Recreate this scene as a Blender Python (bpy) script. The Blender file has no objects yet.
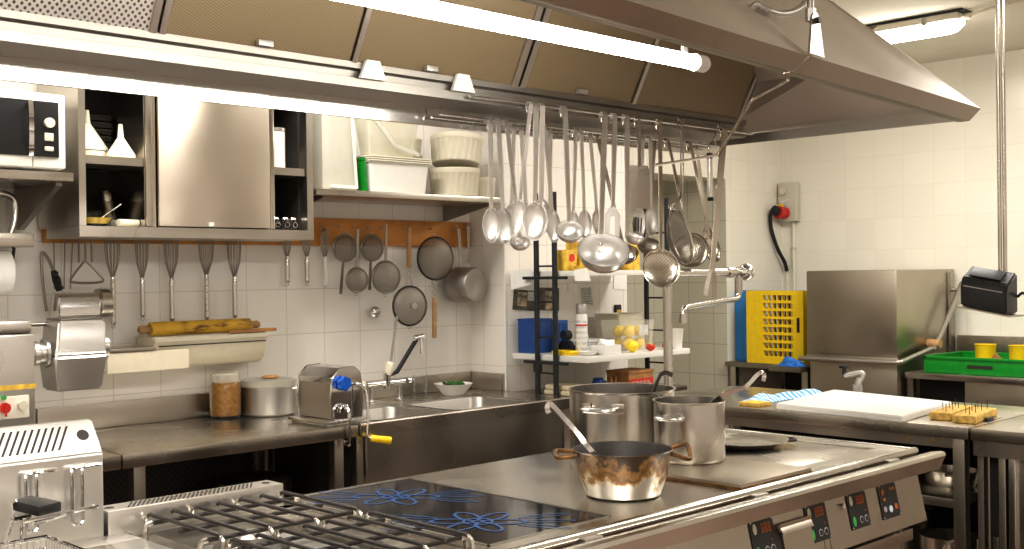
import bpy, bmesh, math, random
from mathutils import Vector, Matrix
R_ = math.radians
PI = math.pi
rnd = random.Random(7)
SC = bpy.context.scene
COL = SC.collection

# ------------------------------------------------------------------ camera
cam_d = bpy.data.cameras.new('camera'); cam = bpy.data.objects.new('camera', cam_d); COL.objects.link(cam)
cam_d.sensor_width = 36.0; cam_d.lens = 36.0 * 1137.92 / 1024.0; cam_d.clip_start = 0.02
yaw, pitch, roll = R_(45.517), R_(-0.081), R_(-0.719)
fw = Vector((math.cos(pitch)*math.cos(yaw), math.cos(pitch)*math.sin(yaw), math.sin(pitch)))
rt = fw.cross(Vector((0,0,1))).normalized(); up = rt.cross(fw)
c_, s_ = math.cos(roll), math.sin(roll)
rt2 = c_*rt + s_*up; up2 = -s_*rt + c_*up
mw = Matrix((rt2, up2, -fw)).transposed().to_4x4(); mw.translation = Vector((0,0,1.48))
cam.matrix_world = mw
SC.camera = cam
SC.view_settings.view_transform = 'Standard'; SC.view_settings.look = 'None'; SC.view_settings.exposure = 0.34; SC.view_settings.gamma = 0.86
SC.cycles.sample_clamp_indirect = 6.0; SC.cycles.blur_glossy = 1.0; SC.cycles.use_adaptive_sampling = False

# ------------------------------------------------------------------ materials
MATS = {}
def newmat(name):
    m = bpy.data.materials.new(name); m.use_nodes = True
    nt = m.node_tree; nt.nodes.clear()
    out = nt.nodes.new('ShaderNodeOutputMaterial'); b = nt.nodes.new('ShaderNodeBsdfPrincipled')
    nt.links.new(b.outputs[0], out.inputs[0])
    MATS[name] = m
    return m, nt, b
def nd(nt, t, **kw):
    n = nt.nodes.new(t)
    for k, v in kw.items():
        if k.startswith('i_'):
            key = k[2:]
            n.inputs[int(key) if key.isdigit() else key.replace('_', ' ')].default_value = v
        else: setattr(n, k, v)
    return n
def coords(nt, scale=(1,1,1), kind='Object', rot=(0,0,0)):
    tc = nd(nt, 'ShaderNodeTexCoord'); mp = nd(nt, 'ShaderNodeMapping')
    mp.inputs['Scale'].default_value = scale; mp.inputs['Rotation'].default_value = rot
    nt.links.new(tc.outputs[kind], mp.inputs[0]); return mp.outputs[0]
def ramp(nt, fac, stops, interp='LINEAR'):
    r = nd(nt, 'ShaderNodeValToRGB'); e = r.color_ramp.elements; r.color_ramp.interpolation = interp
    while len(e) < len(stops): e.new(0.5)
    for el, (p, c) in zip(e, stops): el.position = p; el.color = (*c, 1) if len(c) == 3 else c
    nt.links.new(fac, r.inputs[0]); return r.outputs[0]
def simple(name, col, rough=.5, metal=0.0, var=.06, scale=30, bump=0.0, spec=.5, alpha=1, trans=0, ior=1.45, emis=None, estr=0, coat=0):
    m, nt, b = newmat(name)
    n = nd(nt, 'ShaderNodeTexNoise'); n.inputs['Scale'].default_value = scale; n.inputs['Detail'].default_value = 3
    nt.links.new(coords(nt), n.inputs['Vector'])
    lo = tuple(max(0, c*(1-var)) for c in col); hi = tuple(min(1, c*(1+var)) for c in col)
    nt.links.new(ramp(nt, n.outputs[0], [(.3, lo), (.7, hi)]), b.inputs['Base Color'])
    b.inputs['Roughness'].default_value = rough; b.inputs['Metallic'].default_value = metal
    b.inputs['Specular IOR Level'].default_value = spec; b.inputs['IOR'].default_value = ior
    b.inputs['Alpha'].default_value = alpha; b.inputs['Transmission Weight'].default_value = trans
    b.inputs['Coat Weight'].default_value = coat
    if emis: b.inputs['Emission Color'].default_value = (*emis, 1); b.inputs['Emission Strength'].default_value = estr
    if bump:
        bp = nd(nt, 'ShaderNodeBump'); bp.inputs['Strength'].default_value = bump; bp.inputs['Distance'].default_value = .002
        nt.links.new(n.outputs[0], bp.inputs['Height']); nt.links.new(bp.outputs[0], b.inputs['Normal'])
    return m
def steel(name, col=(.62,.58,.52), rough=.28, stretch=(2,2,60), rvar=.1, smudge=.25, bump=.04, metal=1.0):
    m, nt, b = newmat(name)
    n1 = nd(nt, 'ShaderNodeTexNoise'); n1.inputs['Scale'].default_value = 4; n1.inputs['Detail'].default_value = 2
    nt.links.new(coords(nt, stretch), n1.inputs['Vector'])
    n2 = nd(nt, 'ShaderNodeTexNoise'); n2.inputs['Scale'].default_value = 4; n2.inputs['Detail'].default_value = 1
    nt.links.new(coords(nt), n2.inputs['Vector'])
    mr = nd(nt, 'ShaderNodeMapRange'); nt.links.new(n2.outputs[0], mr.inputs[0])
    mr.interpolation_type = 'SMOOTHSTEP'; mr.inputs[1].default_value = .15; mr.inputs[2].default_value = .85
    mr.inputs[3].default_value = rough - rvar; mr.inputs[4].default_value = rough + rvar
    nt.links.new(mr.outputs[0], b.inputs['Roughness'])
    nt.links.new(ramp(nt, n2.outputs[0], [(.15, tuple(c*(1-smudge) for c in col)), (.8, col)], 'EASE'), b.inputs['Base Color'])
    b.inputs['Metallic'].default_value = metal
    bp = nd(nt, 'ShaderNodeBump'); bp.inputs['Strength'].default_value = bump; bp.inputs['Distance'].default_value = .001
    if bump > .06: nt.links.new(n1.outputs[0], bp.inputs['Height']); nt.links.new(bp.outputs[0], b.inputs['Normal'])
    return m
def tile(name, axis, tone=(.83,.79,.71), grout=(.60,.56,.49), off=(0,0), rough=.22, size=.2):
    m, nt, b = newmat(name)
    g = nd(nt, 'ShaderNodeNewGeometry'); sp = nd(nt, 'ShaderNodeSeparateXYZ'); nt.links.new(g.outputs['Position'], sp.inputs[0])
    cb = nd(nt, 'ShaderNodeCombineXYZ')
    a = nd(nt, 'ShaderNodeMath', operation='ADD'); a.inputs[1].default_value = off[0] + 20*size
    bz = nd(nt, 'ShaderNodeMath', operation='ADD'); bz.inputs[1].default_value = off[1] + 20*size
    nt.links.new(sp.outputs[axis[0]], a.inputs[0]); nt.links.new(sp.outputs[axis[1]], bz.inputs[0])
    nt.links.new(a.outputs[0], cb.inputs[0]); nt.links.new(bz.outputs[0], cb.inputs[1])
    br = nd(nt, 'ShaderNodeTexBrick'); br.offset = 0.0; br.squash = 1.0
    nt.links.new(cb.outputs[0], br.inputs['Vector'])
    br.inputs['Scale'].default_value = 1; br.inputs['Mortar Size'].default_value = .0022; br.inputs['Mortar Smooth'].default_value = .3
    br.inputs['Brick Width'].default_value = size; br.inputs['Row Height'].default_value = size; br.inputs['Bias'].default_value = 0
    br.inputs['Color1'].default_value = (*tone, 1); br.inputs['Color2'].default_value = (*(c*.965 for c in tone), 1); br.inputs['Mortar'].default_value = (*grout, 1)
    nt.links.new(br.outputs['Color'], b.inputs['Base Color']); b.inputs['Roughness'].default_value = rough
    n = nd(nt, 'ShaderNodeTexNoise'); n.inputs['Scale'].default_value = 6; nt.links.new(g.outputs['Position'], n.inputs['Vector'])
    bp = nd(nt, 'ShaderNodeBump'); bp.inputs['Strength'].default_value = .12; bp.inputs['Distance'].default_value = .01
    mx = nd(nt, 'ShaderNodeMath', operation='MULTIPLY_ADD'); mx.inputs[1].default_value = -.25
    nt.links.new(br.outputs['Fac'], mx.inputs[0]); nt.links.new(n.outputs[0], mx.inputs[2])
    nt.links.new(mx.outputs[0], bp.inputs['Height']); nt.links.new(bp.outputs[0], b.inputs['Normal'])
    return m
def dots(name, base, hole, scale, rad, axes=('X','Y'), metal=1, rough=.35, rot=R_(45), alpha_hole=False, edge=.08):
    """sheet pierced by a regular lattice of round holes"""
    m, nt, b = newmat(name)
    v = nd(nt, 'ShaderNodeTexVoronoi', voronoi_dimensions='2D'); v.inputs['Scale'].default_value = scale; v.inputs['Randomness'].default_value = 0
    tc = nd(nt, 'ShaderNodeTexCoord'); sp = nd(nt, 'ShaderNodeSeparateXYZ'); cb = nd(nt, 'ShaderNodeCombineXYZ'); mp = nd(nt, 'ShaderNodeMapping')
    nt.links.new(tc.outputs['Object'], sp.inputs[0]); nt.links.new(sp.outputs[axes[0]], cb.inputs[0]); nt.links.new(sp.outputs[axes[1]], cb.inputs[1])
    mp.inputs['Rotation'].default_value = (0,0,rot); nt.links.new(cb.outputs[0], mp.inputs[0]); nt.links.new(mp.outputs[0], v.inputs['Vector'])
    col = ramp(nt, v.outputs['Distance'], [(rad, hole), (min(1, rad+edge), base)])
    nt.links.new(col, b.inputs['Base Color'])
    mt = ramp(nt, v.outputs['Distance'], [(rad, (0,0,0)), (min(1, rad+edge), (metal,)*3)])
    nt.links.new(mt, b.inputs['Metallic']); b.inputs['Roughness'].default_value = rough
    if alpha_hole:
        al = ramp(nt, v.outputs['Distance'], [(rad, (alpha_hole,)*3), (min(1, rad+edge), (1,1,1))]); nt.links.new(al, b.inputs['Alpha'])
    return m

steel('steel', (.58,.54,.48), .30, (3,3,40), .05, .12, .02)
steel('steel_top', (.60,.56,.50), .25, (2,40,40), .06, .16, .02)
steel('steel_hob', (.66,.63,.57), .24, (2,40,40), .05, .12, .02)
steel('steel_dark', (.34,.31,.27), .38, (3,3,40), .05, .15, .02)
steel('steel_rim', (.40,.35,.30), .36, (2,30,2), .04, .1, .02)
steel('steel_hood', (.52,.47,.42), .40, (2,30,2), .05, .10, .02)
steel('steel_gutter', (.50,.475,.435), .36, (2,30,30), .04, .08, .02)
steel('steel_canopy', (.63,.59,.535), .48, (2,30,2), .05, .10, .02)
steel('steel_basin', (.40,.375,.34), .42, (2,2,30), .05, .1, .02)
steel('steel_door', (.72,.65,.555), .34, (1.2,1.2,150), .03, .06, .05)
def brushed_door():
    nt = MATS['steel_door'].node_tree; b = next(n for n in nt.nodes if n.type == 'BSDF_PRINCIPLED')
    tg = nd(nt, 'ShaderNodeTangent'); tg.direction_type = 'UV_MAP'; tg.uv_map = 'brush'
    b.inputs['Anisotropic'].default_value = .85; b.inputs['Anisotropic Rotation'].default_value = .25
    nt.links.new(tg.outputs[0], b.inputs['Tangent'])
brushed_door()
steel('steel_trough', (.33,.31,.28), .42, (2,30,30), .04, .08, .02)
steel('polished', (.76,.75,.73), .18, (2,2,10), .05, .15, .01)
steel('polished_warm', (.72,.675,.60), .22, (2,2,10), .06, .25, .01)
steel('chrome', (.80,.80,.80), .06, (2,2,2), .03, .08, .0)
steel('aluminium', (.72,.70,.67), .36, (3,3,30), .08, .2, .04)
steel('pot_steel', (.66,.63,.58), .25, (2,2,60), .08, .22, .05)
steel('iron', (.045,.036,.030), .5, (3,3,3), .1, .5, .1, .2)
steel('rim_bright', (.78,.76,.72), .2, (2,30,30), .03, .05, .01)
steel('steel_panel', (.50,.45,.385), .30, (30,3,3), .05, .1, .02)
steel('steel_plate', (.44,.39,.31), .42, (20,3,3), .05, .25, .02)
steel('fryer_steel', (.78,.76,.72), .30, (2,2,40), .04, .08, .02)
steel('handle_steel', (.86,.85,.83), .36, (2,2,10), .05, .08, .01)
steel('washer_steel', (.48,.43,.355), .32, (2,2,30), .05, .14, .02)
simple('washer_inner', (.02,.018,.016), .6)
tile('tile_left', ('X','Z'), (.87,.835,.785), (.67,.62,.56), (-.004,-.02))
tile('tile_right', ('Y','Z'), (.86,.83,.74), (.79,.755,.66), (.01,0))
tile('tile_back', ('X','Z'), (.85,.82,.73), (.77,.735,.64), (-.004,0))
tile('tile_side', ('Y','Z'), (.84,.80,.74), (.68,.63,.57), (.02,-.02))
tile('tile_niche_shaded', ('Y','Z'), (.62,.60,.50), (.36,.34,.28), (.02,0))  # wall tile with the recess shade painted in as a darker, greyer tone
tile('tile_niche_back_shaded', ('X','Z'), (.62,.60,.50), (.36,.34,.28), (0,0))  # niche back: same painted shade as the jamb
tile('tile_floor', ('X','Y'), (.30,.20,.15), (.18,.14,.11), (0,0), .45)
simple('plaster', (.80,.77,.68), .8, var=.03, scale=4)
simple('white_plastic', (.78,.765,.72), .35, var=.02)
simple('cream_plastic', (.83,.77,.61), .4, var=.03)
simple('off_white', (.66,.62,.50), .45, var=.03)
simple('ivory', (.86,.81,.66), .4, var=.03)
simple('paper', (.90,.89,.86), .8, var=.03)
simple('enamel_cream', (.78,.74,.64), .4, var=.03)
simple('black_plastic', (.016,.016,.017), .32, var=.1)
simple('black_metal', (.03,.033,.035), .45, metal=.3, var=.15)
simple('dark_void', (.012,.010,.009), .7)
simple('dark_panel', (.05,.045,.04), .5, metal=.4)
simple('rubber', (.02,.02,.02), .7)
simple('green_plastic', (.005,.23,.02), .4, var=.12)
simple('lime', (.42,.80,.05), .5)
simple('yellow_plastic', (.93,.66,.02), .38, var=.05)
simple('blue_plastic', (.02,.14,.42), .4, var=.1)
simple('blue_rack', (.04,.25,.62), .45, var=.05)
simple('blue_knob', (.01,.13,.62), .35, var=.3, scale=90)
simple('blue_card', (.02,.07,.27), .5, var=.15)
simple('blue_cloth', (.03,.16,.50), .9, var=.5, scale=40, bump=.6)
simple('red', (.55,.03,.02), .4)
simple('red_card', (.62,.05,.03), .6, var=.15)
simple('gold_card', (.75,.50,.08), .5, var=.35, scale=40)
simple('orange_wood', (.56,.24,.055), .5, var=.2, scale=8)
simple('brown_wood', (.40,.20,.07), .55, var=.3, scale=20)
simple('handle_wood', (.46,.28,.13), .6, var=.25, scale=20)
simple('cord_white', (.8,.78,.72), .5)
simple('pad_brown', (.55,.36,.10), .85, var=.35, scale=60, bump=.6)
simple('lemon', (.90,.66,.03), .45, var=.12, scale=50, bump=.3)
simple('sauce', (.40,.19,.035), .3, var=.3, scale=60)
simple('oil', (.80,.55,.03), .15, var=.1)
simple('herbs', (.05,.14,.03), .7, var=.6, scale=60)
simple('strawberry', (.60,.05,.02), .45, var=.3)
simple('burner', (.10,.09,.08), .5, metal=.6, var=.3)
simple('inside_dark', (.03,.024,.02), .5)
simple('beige_bread', (.68,.60,.42), .8, var=.15)
simple('brass', (.70,.50,.20), .35, metal=1)
simple('clear', (.95,.95,.93), .06, trans=1.0, ior=1.3, var=0)
simple('glass', (.96,.97,.96), .03, trans=1.0, ior=1.33, var=0)
simple('frosted', (.86,.86,.80), .3, trans=.55, ior=1.2, var=.02, alpha=.8)
simple('clear_film', (.74,.71,.58), .25, alpha=.38, var=.02)
simple('ceramic_glass', (.012,.012,.014), .07, var=.2, scale=10)
simple('print_blue', (.010,.06,.19), .35, var=.6, scale=260)
simple('thin_film', (.95,.93,.85), .1, alpha=.14, var=.02)
simple('cover_film', (.66,.64,.55), .3, alpha=.72, var=.03)
simple('burnt_brass', (.17,.09,.035), .4, metal=.7, var=.5, scale=40)
simple('box_grey', (.60,.57,.48), .45, var=.02)
simple('led_green', (.05,.32,.07), .4, emis=(.15,.9,.2), estr=.05)
simple('led_white', (.5,.56,.62), .4, emis=(.7,.85,1), estr=.1)
simple('led_orange', (.45,.12,.02), .4, emis=(1,.3,.05), estr=.01)
simple('icon_grey', (.35,.35,.36), .4)
simple('tube_glow', (1,1,1), .4, emis=(1,.97,.92), estr=27)
simple('lamp_glow', (1,1,1), .4, emis=(1,.95,.84), estr=18)
simple('photo_dark', (.10,.08,.06), .4, var=.9, scale=18)
simple('photo_mixed', (.45,.36,.25), .4, var=.9, scale=25)
simple('print_grey', (.62,.62,.60), .8, var=.25, scale=70)
simple('conduit', (.42,.40,.37), .4, metal=.6, var=.1)
dots('perforated', (.80,.79,.76), (.07,.06,.055), 84, .25, ('X','Z'), .85, .35, R_(45))
dots('mesh_brown', (.32,.25,.145), (.16,.118,.065), 170, .38, ('X','Z'), .55, .5, R_(20), edge=.2)
dots('skimmer_holes', (.60,.56,.48), (.14,.12,.10), 115, .13, ('X','Y'), 1, .22)
dots('sieve_mesh', (.33,.29,.24), (.10,.085,.07), 330, .40, ('X','Y'), .7, .5, alpha_hole=.55)
dots('panel_holes', (.06,.055,.05), (.01,.01,.01), 50, .22, ('X','Z'), .3, .5)
dots('lid_holes', (.50,.46,.40), (.12,.10,.08), 90, .24, ('X','Y'), 1, .4)

def yellow_pin():
    # rolling pin: varnished yellow wood with brown scuffs
    m, nt, b = newmat('pin_wood')
    n = nd(nt, 'ShaderNodeTexNoise'); n.inputs['Scale'].default_value = 14; n.inputs['Detail'].default_value = 6
    nt.links.new(coords(nt, (1,3,3)), n.inputs['Vector'])
    nt.links.new(ramp(nt, n.outputs[0], [(.36, (.17,.07,.012)), (.47, (.60,.36,.035)), (.7, (.74,.48,.05))]), b.inputs['Base Color'])
    b.inputs['Roughness'].default_value = .45
yellow_pin()
def burnt():
    # saucepan side: bare metal below, burnt brown and amber grease towards the rim (object Z from the base)
    m, nt, b = newmat('burnt_pan')
    tc = nd(nt, 'ShaderNodeTexCoord'); sp = nd(nt, 'ShaderNodeSeparateXYZ'); nt.links.new(tc.outputs['Object'], sp.inputs[0])
    n = nd(nt, 'ShaderNodeTexNoise'); n.inputs['Scale'].default_value = 16; n.inputs['Detail'].default_value = 8; n.inputs['Roughness'].default_value = .65
    mp = nd(nt, 'ShaderNodeMapping'); mp.inputs['Scale'].default_value = (1,1,.8); nt.links.new(tc.outputs['Object'], mp.inputs[0]); nt.links.new(mp.outputs[0], n.inputs['Vector'])
    ma = nd(nt, 'ShaderNodeMath', operation='MULTIPLY_ADD'); ma.inputs[1].default_value = 8.8
    ms = nd(nt, 'ShaderNodeMath', operation='MULTIPLY_ADD'); ms.inputs[1].default_value = 2.2; ms.inputs[2].default_value = -1.13
    nt.links.new(n.outputs[0], ms.inputs[0]); nt.links.new(sp.outputs['Z'], ma.inputs[0]); nt.links.new(ms.outputs[0], ma.inputs[2])
    nt.links.new(ramp(nt, ma.outputs[0], [(.26, (.72,.69,.64)), (.40, (.50,.39,.24)), (.50, (.27,.135,.035)), (.68, (.13,.06,.018)), (.82, (.30,.16,.05)), (.97, (.06,.035,.018))]), b.inputs['Base Color'])
    nt.links.new(ramp(nt, ma.outputs[0], [(.30, (1,1,1)), (.45, (.15,.15,.15))]), b.inputs['Metallic'])
    b.inputs['Roughness'].default_value = .33
burnt()
def checker_towel():
    m, nt, b = newmat('towel')
    n = nd(nt, 'ShaderNodeTexWave'); n.inputs['Scale'].default_value = 11; n.inputs['Distortion'].default_value = 1.5
    nt.links.new(coords(nt, (1,1,0)), n.inputs['Vector'])
    nt.links.new(ramp(nt, n.outputs[1], [(.45, (.10,.36,.68)), (.75, (.74,.83,.88))]), b.inputs['Base Color']); b.inputs['Roughness'].default_value = .9
checker_towel()

# ------------------------------------------------------------------ mesh builder
class M:
    def __init__(s): s.bm = bmesh.new(); s.mi = 0; s.slots = []
    def mat(s, name):
        if name not in s.slots: s.slots.append(name)
        s.mi = s.slots.index(name); return s
    def f(s, vs):
        try:
            fc = s.bm.faces.new(vs); fc.material_index = s.mi; fc.smooth = True; return fc
        except ValueError: return None
    def v(s, p): return s.bm.verts.new(p)
    def box(s, lo, hi, bev=0, T=None, seg=2):
        x0,y0,z0 = lo; x1,y1,z1 = hi
        ps = [(x0,y0,z0),(x1,y0,z0),(x1,y1,z0),(x0,y1,z0),(x0,y0,z1),(x1,y0,z1),(x1,y1,z1),(x0,y1,z1)]
        return s.hexa(ps, bev, T, seg)
    def hexa(s, ps, bev=0, T=None, seg=2):
        vs = [s.v(T @ Vector(p) if T else p) for p in ps]
        fs = [s.f([vs[i] for i in q]) for q in ((3,2,1,0),(4,5,6,7),(0,1,5,4),(1,2,6,5),(2,3,7,6),(3,0,4,7))]
        if bev:
            es = list({e for f in fs if f for e in f.edges})
            r = bmesh.ops.bevel(s.bm, geom=es, offset=bev, segments=seg, affect='EDGES', profile=.6, clamp_overlap=True)
            for f in r['faces']: f.material_index = s.mi; f.smooth = True
        return s
    def prism(s, poly, axis, a0, a1, bev=0):
        """poly: 2-D points; axis 'x' -> (y,z), 'y' -> (x,z), 'z' -> (x,y)"""
        def pt(p, a): return {'x': (a,p[0],p[1]), 'y': (p[0],a,p[1]), 'z': (p[0],p[1],a)}[axis]
        A = [s.v(pt(p, a0)) for p in poly]; B = [s.v(pt(p, a1)) for p in poly]; n = len(poly)
        fs = [s.f(A[::-1]), s.f(B)] + [s.f([A[i], A[(i+1)%n], B[(i+1)%n], B[i]]) for i in range(n)]
        if bev:
            es = list({e for f in fs if f for e in f.edges})
            r = bmesh.ops.bevel(s.bm, geom=es, offset=bev, segments=2, affect='EDGES', clamp_overlap=True)
            for f in r['faces']: f.material_index = s.mi; f.smooth = True
        return s
    def sheet(s, pts, th):
        P = [Vector(p) for p in pts]; n = (P[1]-P[0]).cross(P[2]-P[0]).normalized()*th
        A = [s.v(p) for p in P]; B = [s.v(p+n) for p in P]; k = len(P)
        s.f(A[::-1]); s.f(B)
        for i in range(k): s.f([A[i], A[(i+1)%k], B[(i+1)%k], B[i]])
        return s
    def tube(s, path, r, n=8, closed=False, caps=True):
        P = [Vector(p) for p in path]; k = len(P)
        rs = r if isinstance(r, (list, tuple)) else [r]*k
        rings = []; nrm = None
        for i in range(k):
            if closed: t = (P[(i+1)%k]-P[i-1])
            else: t = P[min(i+1,k-1)]-P[max(i-1,0)]
            t.normalize()
            if nrm is None:
                a = Vector((0,0,1)) if abs(t.z) < .9 else Vector((1,0,0)); nrm = (a - t*a.dot(t)).normalized()
            else:
                nrm = nrm - t*nrm.dot(t)
                if nrm.length < 1e-6: nrm = t.orthogonal()
                nrm.normalize()
            b = t.cross(nrm)
            rings.append([s.v(P[i] + rs[i]*(math.cos(2*PI*j/n)*nrm + math.sin(2*PI*j/n)*b)) for j in range(n)])
        for i in range(k if closed else k-1):
            A, B = rings[i], rings[(i+1)%k]
            off = 0
            if closed and i == k-1:
                off = min(range(n), key=lambda o: (A[0].co-B[o].co).length)
            for j in range(n): s.f([A[j], A[(j+1)%n], B[(j+1+off)%n], B[(j+off)%n]])
        if caps and not closed: s.f(rings[0][::-1]); s.f(rings[-1])
        return s
    def strap(s, path, w, th, face=(0,1,0), side=None):
        """flat bar: width w lies across the path and perpendicular to 'face'"""
        P = [Vector(p) for p in path]; k = len(P); F = Vector(face)
        ws = w if isinstance(w, (list, tuple)) else [w]*k; rings = []; last = None
        for i in range(k):
            t = (P[min(i+1,k-1)]-P[max(i-1,0)]).normalized()
            sd = t.cross(F) if side is None else Vector(side)-t*t.dot(Vector(side))
            if sd.length < .05: sd = last or Vector((1,0,0))
            sd.normalize()
            if last and sd.dot(last) < 0: sd = -sd
            last = sd; nn = sd.cross(t).normalized()
            rings.append([s.v(P[i]+sd*a*ws[i]/2+nn*b*th/2) for a, b in ((-1,-1),(1,-1),(1,1),(-1,1))])
        for i in range(k-1):
            A, B = rings[i], rings[i+1]
            for j in range(4): s.f([A[j], A[(j+1)%4], B[(j+1)%4], B[j]])
        s.f(rings[0][::-1]); s.f(rings[-1]); return s
    def lathe(s, prof, T=None, n=32, closed=False):
        """prof: (radius, height) pairs turned about local Z; T maps local -> world"""
        T = T or Matrix.Identity(4); rings = []
        for r, z in prof:
            if r < 1e-6: rings.append([s.v(T @ Vector((0,0,z)))])
            else: rings.append([s.v(T @ Vector((r*math.cos(2*PI*j/n), r*math.sin(2*PI*j/n), z))) for j in range(n)])
        seq = list(zip(rings[:-1], rings[1:])) + ([(rings[-1], rings[0])] if closed else [])
        for A, B in seq:
            if len(A) == 1 and len(B) == 1: continue
            for j in range(n):
                if len(A) == 1: s.f([A[0], B[(j+1)%n], B[j]])
                elif len(B) == 1: s.f([A[j], A[(j+1)%n], B[0]])
                else: s.f([A[j], A[(j+1)%n], B[(j+1)%n], B[j]])
        return s
    def cyl(s, a, b, r, n=16, r2=None):
        a, b = Vector(a), Vector(b); return s.tube([a, b], [r, r if r2 is None else r2], n)
    def disc(s, c, axis, r, th, n=24): 
        a = Vector(axis).normalized(); return s.cyl(Vector(c), Vector(c)+a*th, r, n)
    def ball(s, c, r, sc=(1,1,1), n=16, T=None):
        T0 = Matrix.Translation(Vector(c)) @ (T or Matrix.Identity(4)) @ Matrix.Diagonal((*sc,1))
        return s.lathe([(r*math.sin(PI*i/n), -r*math.cos(PI*i/n)) for i in range(n+1)], T0, n*2)
    def shell(s, T, R, depth, th=.0015, n=28, m=8, flat=0.0, rim=0):
        """open bowl about local Z: opening at z=0, bottom at z=-depth"""
        prof = []
        for i in range(m+1):
            a = PI/2*i/m; prof.append((R*math.sin(a) if i else 0, -depth*math.cos(a)))
        inn = [((R-th)*math.sin(PI/2*i/m) if i else 0, -(depth-th)*math.cos(PI/2*i/m)) for i in range(m, -1, -1)]
        if rim: prof = prof + [(R+rim, .0), (R+rim, th)] 
        s.lathe(prof+inn, T, n); return s
    def rings_loft(s, rings, cap=True):
        V = [[s.v(p) for p in r] for r in rings]; n = len(V[0])
        for A, B in zip(V[:-1], V[1:]):
            for j in range(n): s.f([A[j], A[(j+1)%n], B[(j+1)%n], B[j]])
        if cap: s.f(V[0][::-1]); s.f(V[-1])
        return s

def arc(c, r, a0, a1, n, u=(1,0,0), v=(0,0,1)):
    c, u, v = Vector(c), Vector(u), Vector(v)
    return [c + r*(math.cos(a0+(a1-a0)*i/n)*u + math.sin(a0+(a1-a0)*i/n)*v) for i in range(n+1)]
def smooth(pts, k=6):
    P = [Vector(p) for p in pts]; out = []
    for i in range(len(P)-1):
        p0 = P[max(i-1,0)]; p1 = P[i]; p2 = P[i+1]; p3 = P[min(i+2,len(P)-1)]
        for j in range(k):
            t = j/k
            out.append(.5*((2*p1)+(-p0+p2)*t+(2*p0-5*p1+4*p2-p3)*t*t+(-p0+3*p1-3*p2+p3)*t**3))
    return out+[P[-1]]
def axisT(c, z, x=None, sc=(1,1,1)):
    z = Vector(z).normalized(); x = Vector(x) if x else z.orthogonal(); x = (x - z*x.dot(z)).normalized(); y = z.cross(x)
    m = Matrix((x, y, z)).transposed().to_4x4(); m.translation = Vector(c)
    return m @ Matrix.Diagonal((*sc, 1))

FRAME = {}
def thing(name, label, cat, loc=(0,0,0), group=None, rz=0.0):
    o = bpy.data.objects.new(name, None); COL.objects.link(o); o.empty_display_size = .05
    o.location = loc; o.rotation_euler = (0,0,rz)
    FRAME[o.name] = (Matrix.Translation(Vector(loc)) @ Matrix.Rotation(rz, 4, 'Z'))
    o['label'] = label; o['category'] = cat
    if group: o['group'] = group
    return o
def obj(name, m, mat=None, parent=None, loc=None, sharp=40, tag=None, T=None, local=False):
    """link a mesh authored in world coordinates (or in its parent's frame with local=True)"""
    me = bpy.data.meshes.new(name)
    bmesh.ops.recalc_face_normals(m.bm, faces=m.bm.faces[:])
    fr = FRAME.get(parent.name) if parent else (Matrix.Translation(Vector(loc)) if loc else Matrix.Identity(4))
    if T is not None: fr = T
    if not local: m.bm.transform(fr.inverted())
    m.bm.to_mesh(me); m.bm.free()
    for n in (m.slots or [mat]): me.materials.append(MATS[n])
    if sharp is not None: me.set_sharp_from_angle(angle=R_(sharp))
    o = bpy.data.objects.new(name, me); COL.objects.link(o)
    if parent: o.parent = parent
    elif loc: o.location = loc
    FRAME[o.name] = fr
    if T is not None and parent:
        o.matrix_local = FRAME[parent.name].inverted() @ T
    if tag:
        o['label'], o['category'] = tag[0], tag[1]
        if len(tag) > 2 and tag[2]: o['group'] = tag[2]
    return o
def struct(name, m, mat):
    o = obj(name, m, mat); o['kind'] = 'structure'; return o
def dup(root, loc, label, rz=0.0, group=None):
    r = root.copy(); COL.objects.link(r); r.location = loc; r.rotation_euler = (0,0,rz); r['label'] = label
    if group: r['group'] = group
    for ch in list(root.children):
        c = ch.copy(); COL.objects.link(c); c.parent = r; c.matrix_parent_inverse = ch.matrix_parent_inverse
        for g in list(ch.children):
            d = g.copy(); COL.objects.link(d); d.parent = c
    return r

# ------------------------------------------------------------------ the room
def B(lo, hi, bev=0): return M().box(lo, hi, bev)
struct('floor', B((-1.7,-1.5,-.06), (6.9,4.9,0)), 'tile_floor')
struct('ceiling', B((-1.7,-1.5,2.75), (6.9,4.9,2.83)), 'plaster')
struct('wall_left', B((-1.6,4.275,0), (3.90,4.40,2.75)), 'tile_left')
struct('wall_pier', M().mat('tile_side').box((3.90,4.023,0), (4.835,4.60,2.75)), 'tile_side')
bpy.data.objects['wall_pier'].data.materials.clear(); bpy.data.objects['wall_pier'].data.materials.append(MATS['tile_side']); bpy.data.objects['wall_pier'].data.materials.append(MATS['tile_left'])
for p in bpy.data.objects['wall_pier'].data.polygons:
    if abs(p.normal.y) > .5: p.material_index = 1
struct('wall_lintel', B((4.835,4.275,2.07), (6.142,4.60,2.75)), 'tile_back')
m = M().mat('tile_back').box((6.142,4.275,0), (6.90,4.85,2.75)); m.mat('tile_niche_shaded')
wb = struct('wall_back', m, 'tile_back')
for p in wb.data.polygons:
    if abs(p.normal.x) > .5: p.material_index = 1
struct('wall_niche', B((4.60,4.76,0), (6.20,4.86,2.3)), 'tile_niche_back_shaded')
struct('wall_right', B((6.80,-1.5,0), (6.90,4.275,2.75)), 'tile_right')
struct('wall_near', B((-1.6,-1.5,0), (6.80,-1.40,2.75)), 'tile_left')
struct('wall_side', B((-1.70,-1.5,0), (-1.60,4.40,2.75)), 'tile_side')
struct('trim_1', B((4.838,4.06,0), (4.872,4.09,1.62)), 'black_metal')
struct('trim_2', M().cyl((3.901,4.024,.9), (3.901,4.024,2.74), .006, 8), 'white_plastic')

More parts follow.
